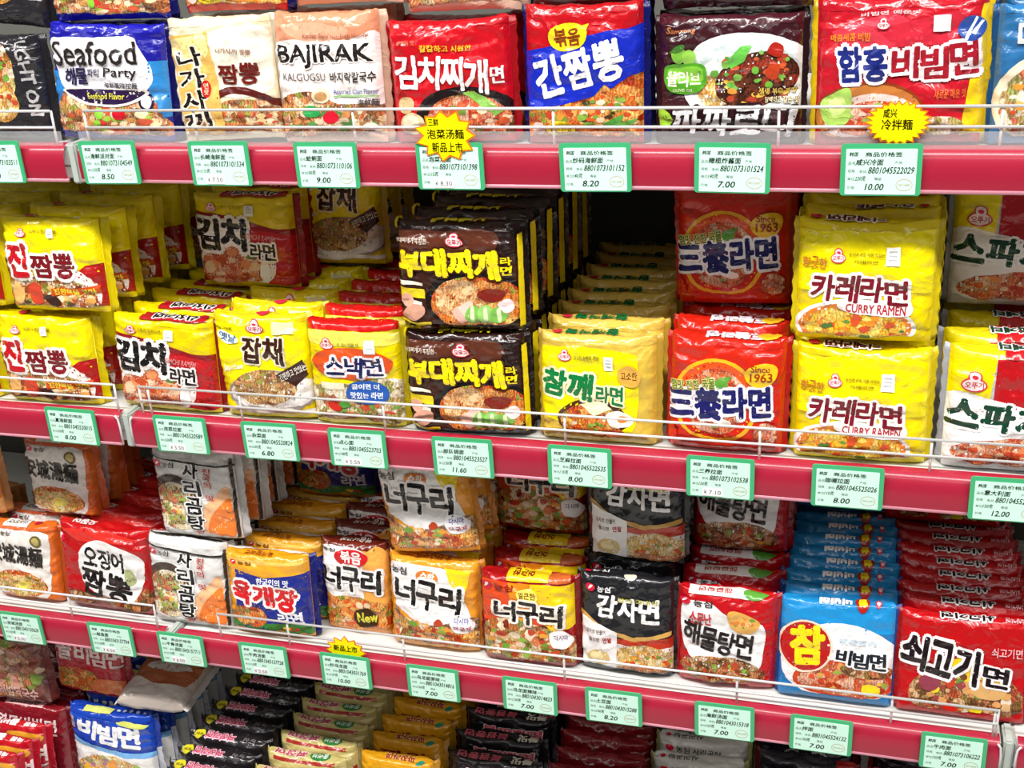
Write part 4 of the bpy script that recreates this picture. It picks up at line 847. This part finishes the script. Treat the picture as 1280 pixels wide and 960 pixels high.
# ------------------------------------------------------------------ packets in their rows
ORD = ['front', 'second', 'third', 'fourth', 'fifth', 'sixth', 'seventh', 'eighth', 'ninth', 'tenth', 'eleventh', 'twelfth']
def packet(dk, loc, rot, label, group):
    q = DES[dk]; o = link('noodle_packet', q.mesh); o.location = loc; o.rotation_euler = rot
    tag(o, label, 'noodle packet', group)
    for me in q.seals: link('end_seal', me, o)
    return o
def row(dk, key, X, Yf, n, pitch, z0=0.0, lean=-3, roll=0, yaw=0, dx=0.0, jit=.003, spin=(), tier='', first=0, skip=()):
    """one design's packets from the front of the shelf to the back"""
    q = DES[dk]; rr = random.Random(dk+key+str(z0))
    for i in range(n):
        if i in skip: continue
        j = 0 if i == 0 else 1
        tight = q.d < .03; ya = yaw + rr.uniform(-1.6, 1.6)*j*(.35 if tight else 1) + (180 if i in spin else 0); ro = roll + rr.uniform(-1.2, 1.2)*j; le = (lean + rr.uniform(-.8, .8)*j*(.4 if tight else 1))*(-1 if i in spin else 1)
        x = X + dx*i + rr.uniform(-jit, jit)*j; y = Yf + q.d/2 + .002 + i*pitch
        lift = q.d/2*abs(math.sin(math.radians(le))) + q.w/2*abs(math.sin(math.radians(ro)))*(1 if abs(ro) > 1.3 else .6)
        z = ZL[key] + FLOOR + .0004 + z0 + lift
        what = q.desc; sn = SHN[key]
        if n == 1: lab = f'{what}, {tier or "standing"} on the {sn}'
        elif i == 0: lab = f'{what}, front of {tier + " " if tier else ""}row, {sn}'
        else: lab = f'{what}, {ORD[i+first]} back in {tier + " " if tier else ""}row, {sn}'
        packet(dk, (x, y, z), (math.radians(le), math.radians(ro), math.radians(ya)), lab, f'{dk_group(dk)} {sn}')
def dk_group(dk): return DES[dk].desc.split(' with ')[0] + 's in rows on the'

# top shelf: one row in front, a second tier riding on it
row('blackmix', 'top', -.100, .02, 1, .04, yaw=-4)
row('seafood', 'top', .036, .014, 2, .042, roll=2, lean=-4, tier='lower')
row('nagasaki', 'top', .172, .015, 2, .042, roll=-2, tier='lower')
row('kalguksu', 'top', .284, .014, 2, .042, tier='lower')
row('kimchistew', 'top', .409, .014, 2, .042, tier='lower', roll=-1)
row('ganjjam', 'top', .537, .013, 2, .042, tier='lower')
row('olive', 'top', .668, .013, 2, .042, tier='lower')
row('hamheung', 'top', .812, .013, 2, .042, tier='lower', roll=-1)
row('bluebowl', 'top', .946, .014, 2, .042, tier='lower')
UP = .1245
row('blackmix', 'top', -.088, .03, 1, .04, z0=.114, roll=6, tier='tilted on the lower one')
row('seafood', 'top', .045, .030, 1, .04, z0=.1205, tier='upper')
row('ganjjam', 'top', .186, .030, 1, .04, z0=.1245, tier='upper left')
row('kalguksu', 'top', .306, .032, 1, .04, z0=.1285, tier='upper')
row('kalguksu', 'top', .422, .030, 1, .04, z0=.1190, tier='upper, above the red brush packet,')
row('kimchistew', 'top', .548, .026, 1, .04, z0=.1305, tier='upper')
row('olive', 'top', .674, .024, 1, .04, z0=.1165, tier='upper')
row('hamheung', 'top', .815, .028, 1, .04, z0=.1265, tier='upper')

# second shelf
row('jjinjjam', 'second', -.252, .014, 5, .042, tier='left hand lower')
row('jjinjjam', 'second', -.222, .02, 4, .050, z0=.1135, tier='left hand upper', dx=.004, lean=-5)
row('jjinjjam', 'second', -.111, .013, 6, .042, tier='lower')
row('jjinjjam', 'second', -.079, .016, 5, .050, z0=.1135, tier='upper', dx=.004, lean=-5)
row('kimchi', 'second', .044, .012, 6, .040, tier='lower', roll=1.5)
row('kimchi', 'second', .108, .118, 3, .042, z0=.1145, tier='upper')
row('japchae', 'second', .169, .013, 7, .040, tier='lower', roll=-1)
row('japchae', 'second', .198, .178, 3, .042, z0=.1265, tier='upper')
row('snack', 'second', .276, .012, 8, .042)
row('budae', 'second', .403, .010, 7, .042, tier='lower', roll=-1)
row('budae', 'second', .402, .014, 6, .046, z0=.1165, tier='upper', dx=.003)
row('sesame', 'second', .541, .010, 8, .043, lean=-5)
row('samyang', 'second', .669, .010, 7, .043, tier='lower', lean=-4, roll=1)
row('samyang', 'second', .667, .092, 5, .043, z0=.125, tier='upper', roll=-1)
row('curry', 'second', .797, .012, 7, .043, tier='lower', lean=-4)
row('curry', 'second', .794, .022, 6, .043, z0=.1205, tier='upper', spin=(1, 2, 3, 4, 5))
row('spaghetti', 'second', .934, .012, 7, .043, tier='lower')
row('spaghetti', 'second', .934, .116, 4, .043, z0=.1265, tier='upper')

# third shelf
row('tanpack', 'third', -.318, .05, 1, .04, z0=.108, tier='upper')
row('tanpack', 'third', -.345, .03, 3, .04, tier='lower')
row('ansung', 'third', -.226, .022, 5, .041, tier='lower', lean=-8)
row('ansung', 'third', -.172, .062, 3, .042, z0=.1105, tier='upper')
row('ojing', 'third', -.104, .018, 5, .043, lean=-6, roll=2)
row('sarigom', 'third', .018, .012, 6, .041, tier='lower', lean=-7, roll=1)
row('sarigom', 'third', .042, .030, 5, .046, z0=.1195, tier='upper', dx=.003)
row('yukgae', 'third', .128, .012, 8, .041, tier='lower', lean=-7, roll=-1)
row('yukgae', 'third', .158, .165, 3, .042, z0=.1135, tier='upper')
row('bokneo', 'third', .231, .040, 7, .041, lean=-5)
row('mildneo', 'third', .333, .026, 5, .041, tier='lower', lean=-6, roll=1)
row('mildneo', 'third', .340, .036, 4, .044, z0=.1215, tier='upper', roll=-6)
row('hotneo', 'third', .450, .020, 7, .042, tier='lower', lean=-6, roll=-1)
row('hotneo', 'third', .443, .122, 3, .042, z0=.116, tier='upper')
row('gamja', 'third', .561, .026, 6, .042, tier='lower', lean=-6)
row('gamja', 'third', .568, .064, 4, .042, z0=.1245, tier='upper')
row('haemul', 'third', .672, .026, 6, .042, tier='lower', lean=-6)
row('haemul', 'third', .676, .118, 4, .042, z0=.119, tier='upper')
row('bibim', 'third', .787, .024, 11, .0266, tier='lower', lean=-13, jit=.002)
row('bibim', 'third', .780, .235, 2, .0262, z0=.119, tier='upper')
row('beef', 'third', .914, .022, 11, .0266, tier='lower', lean=-13, jit=.002, dx=-.0005)
row('beef', 'third', .896, .225, 2, .0262, z0=.117, tier='upper')
row('haemul', 'third', 1.045, .026, 2, .042, tier='right hand')

# lowest shelf
row('salad', 'lowest', -.3125, .035, 1, .04, z0=.117, tier='upper')
row('darkred', 'lowest', -.292, .022, 7, .032, lean=-8)
row('jjolbib', 'lowest', -.292, -.075, 3, .0295, lean=-8, jit=.002, tier='lower')
row('jjolbib', 'lowest', -.195, .060, 1, .04, z0=.1265, tier='upper', roll=3)
row('chalbib', 'lowest', -.160, .026, 5, .042, lean=-5)
row('blackja', 'lowest', .024, -.075, 11, .0305, lean=-8)
row('olivja', 'lowest', .142, -.065, 10, .0345, lean=-8)
row('goldja', 'lowest', .256, .03, 7, .037, lean=-7)
row('charpot', 'lowest', .378, .05, 6, .042, lean=-7)
row('maroon', 'lowest', .508, .06, 7, .032, lean=-7)
row('whitesoup', 'lowest', .630, .07, 5, .038, lean=-6)
row('charred', 'lowest', .760, .05, 5, .041, lean=-6)
row('redblack', 'lowest', .900, .05, 5, .041, lean=-6)
packet('flatcup', (-.087, .044, ZL['lowest']+FLOOR+.1465), (math.radians(-88), 0, math.radians(3)), 'grey and orange packet lying flat on the blue packets, lowest shelf', 'flat packet')
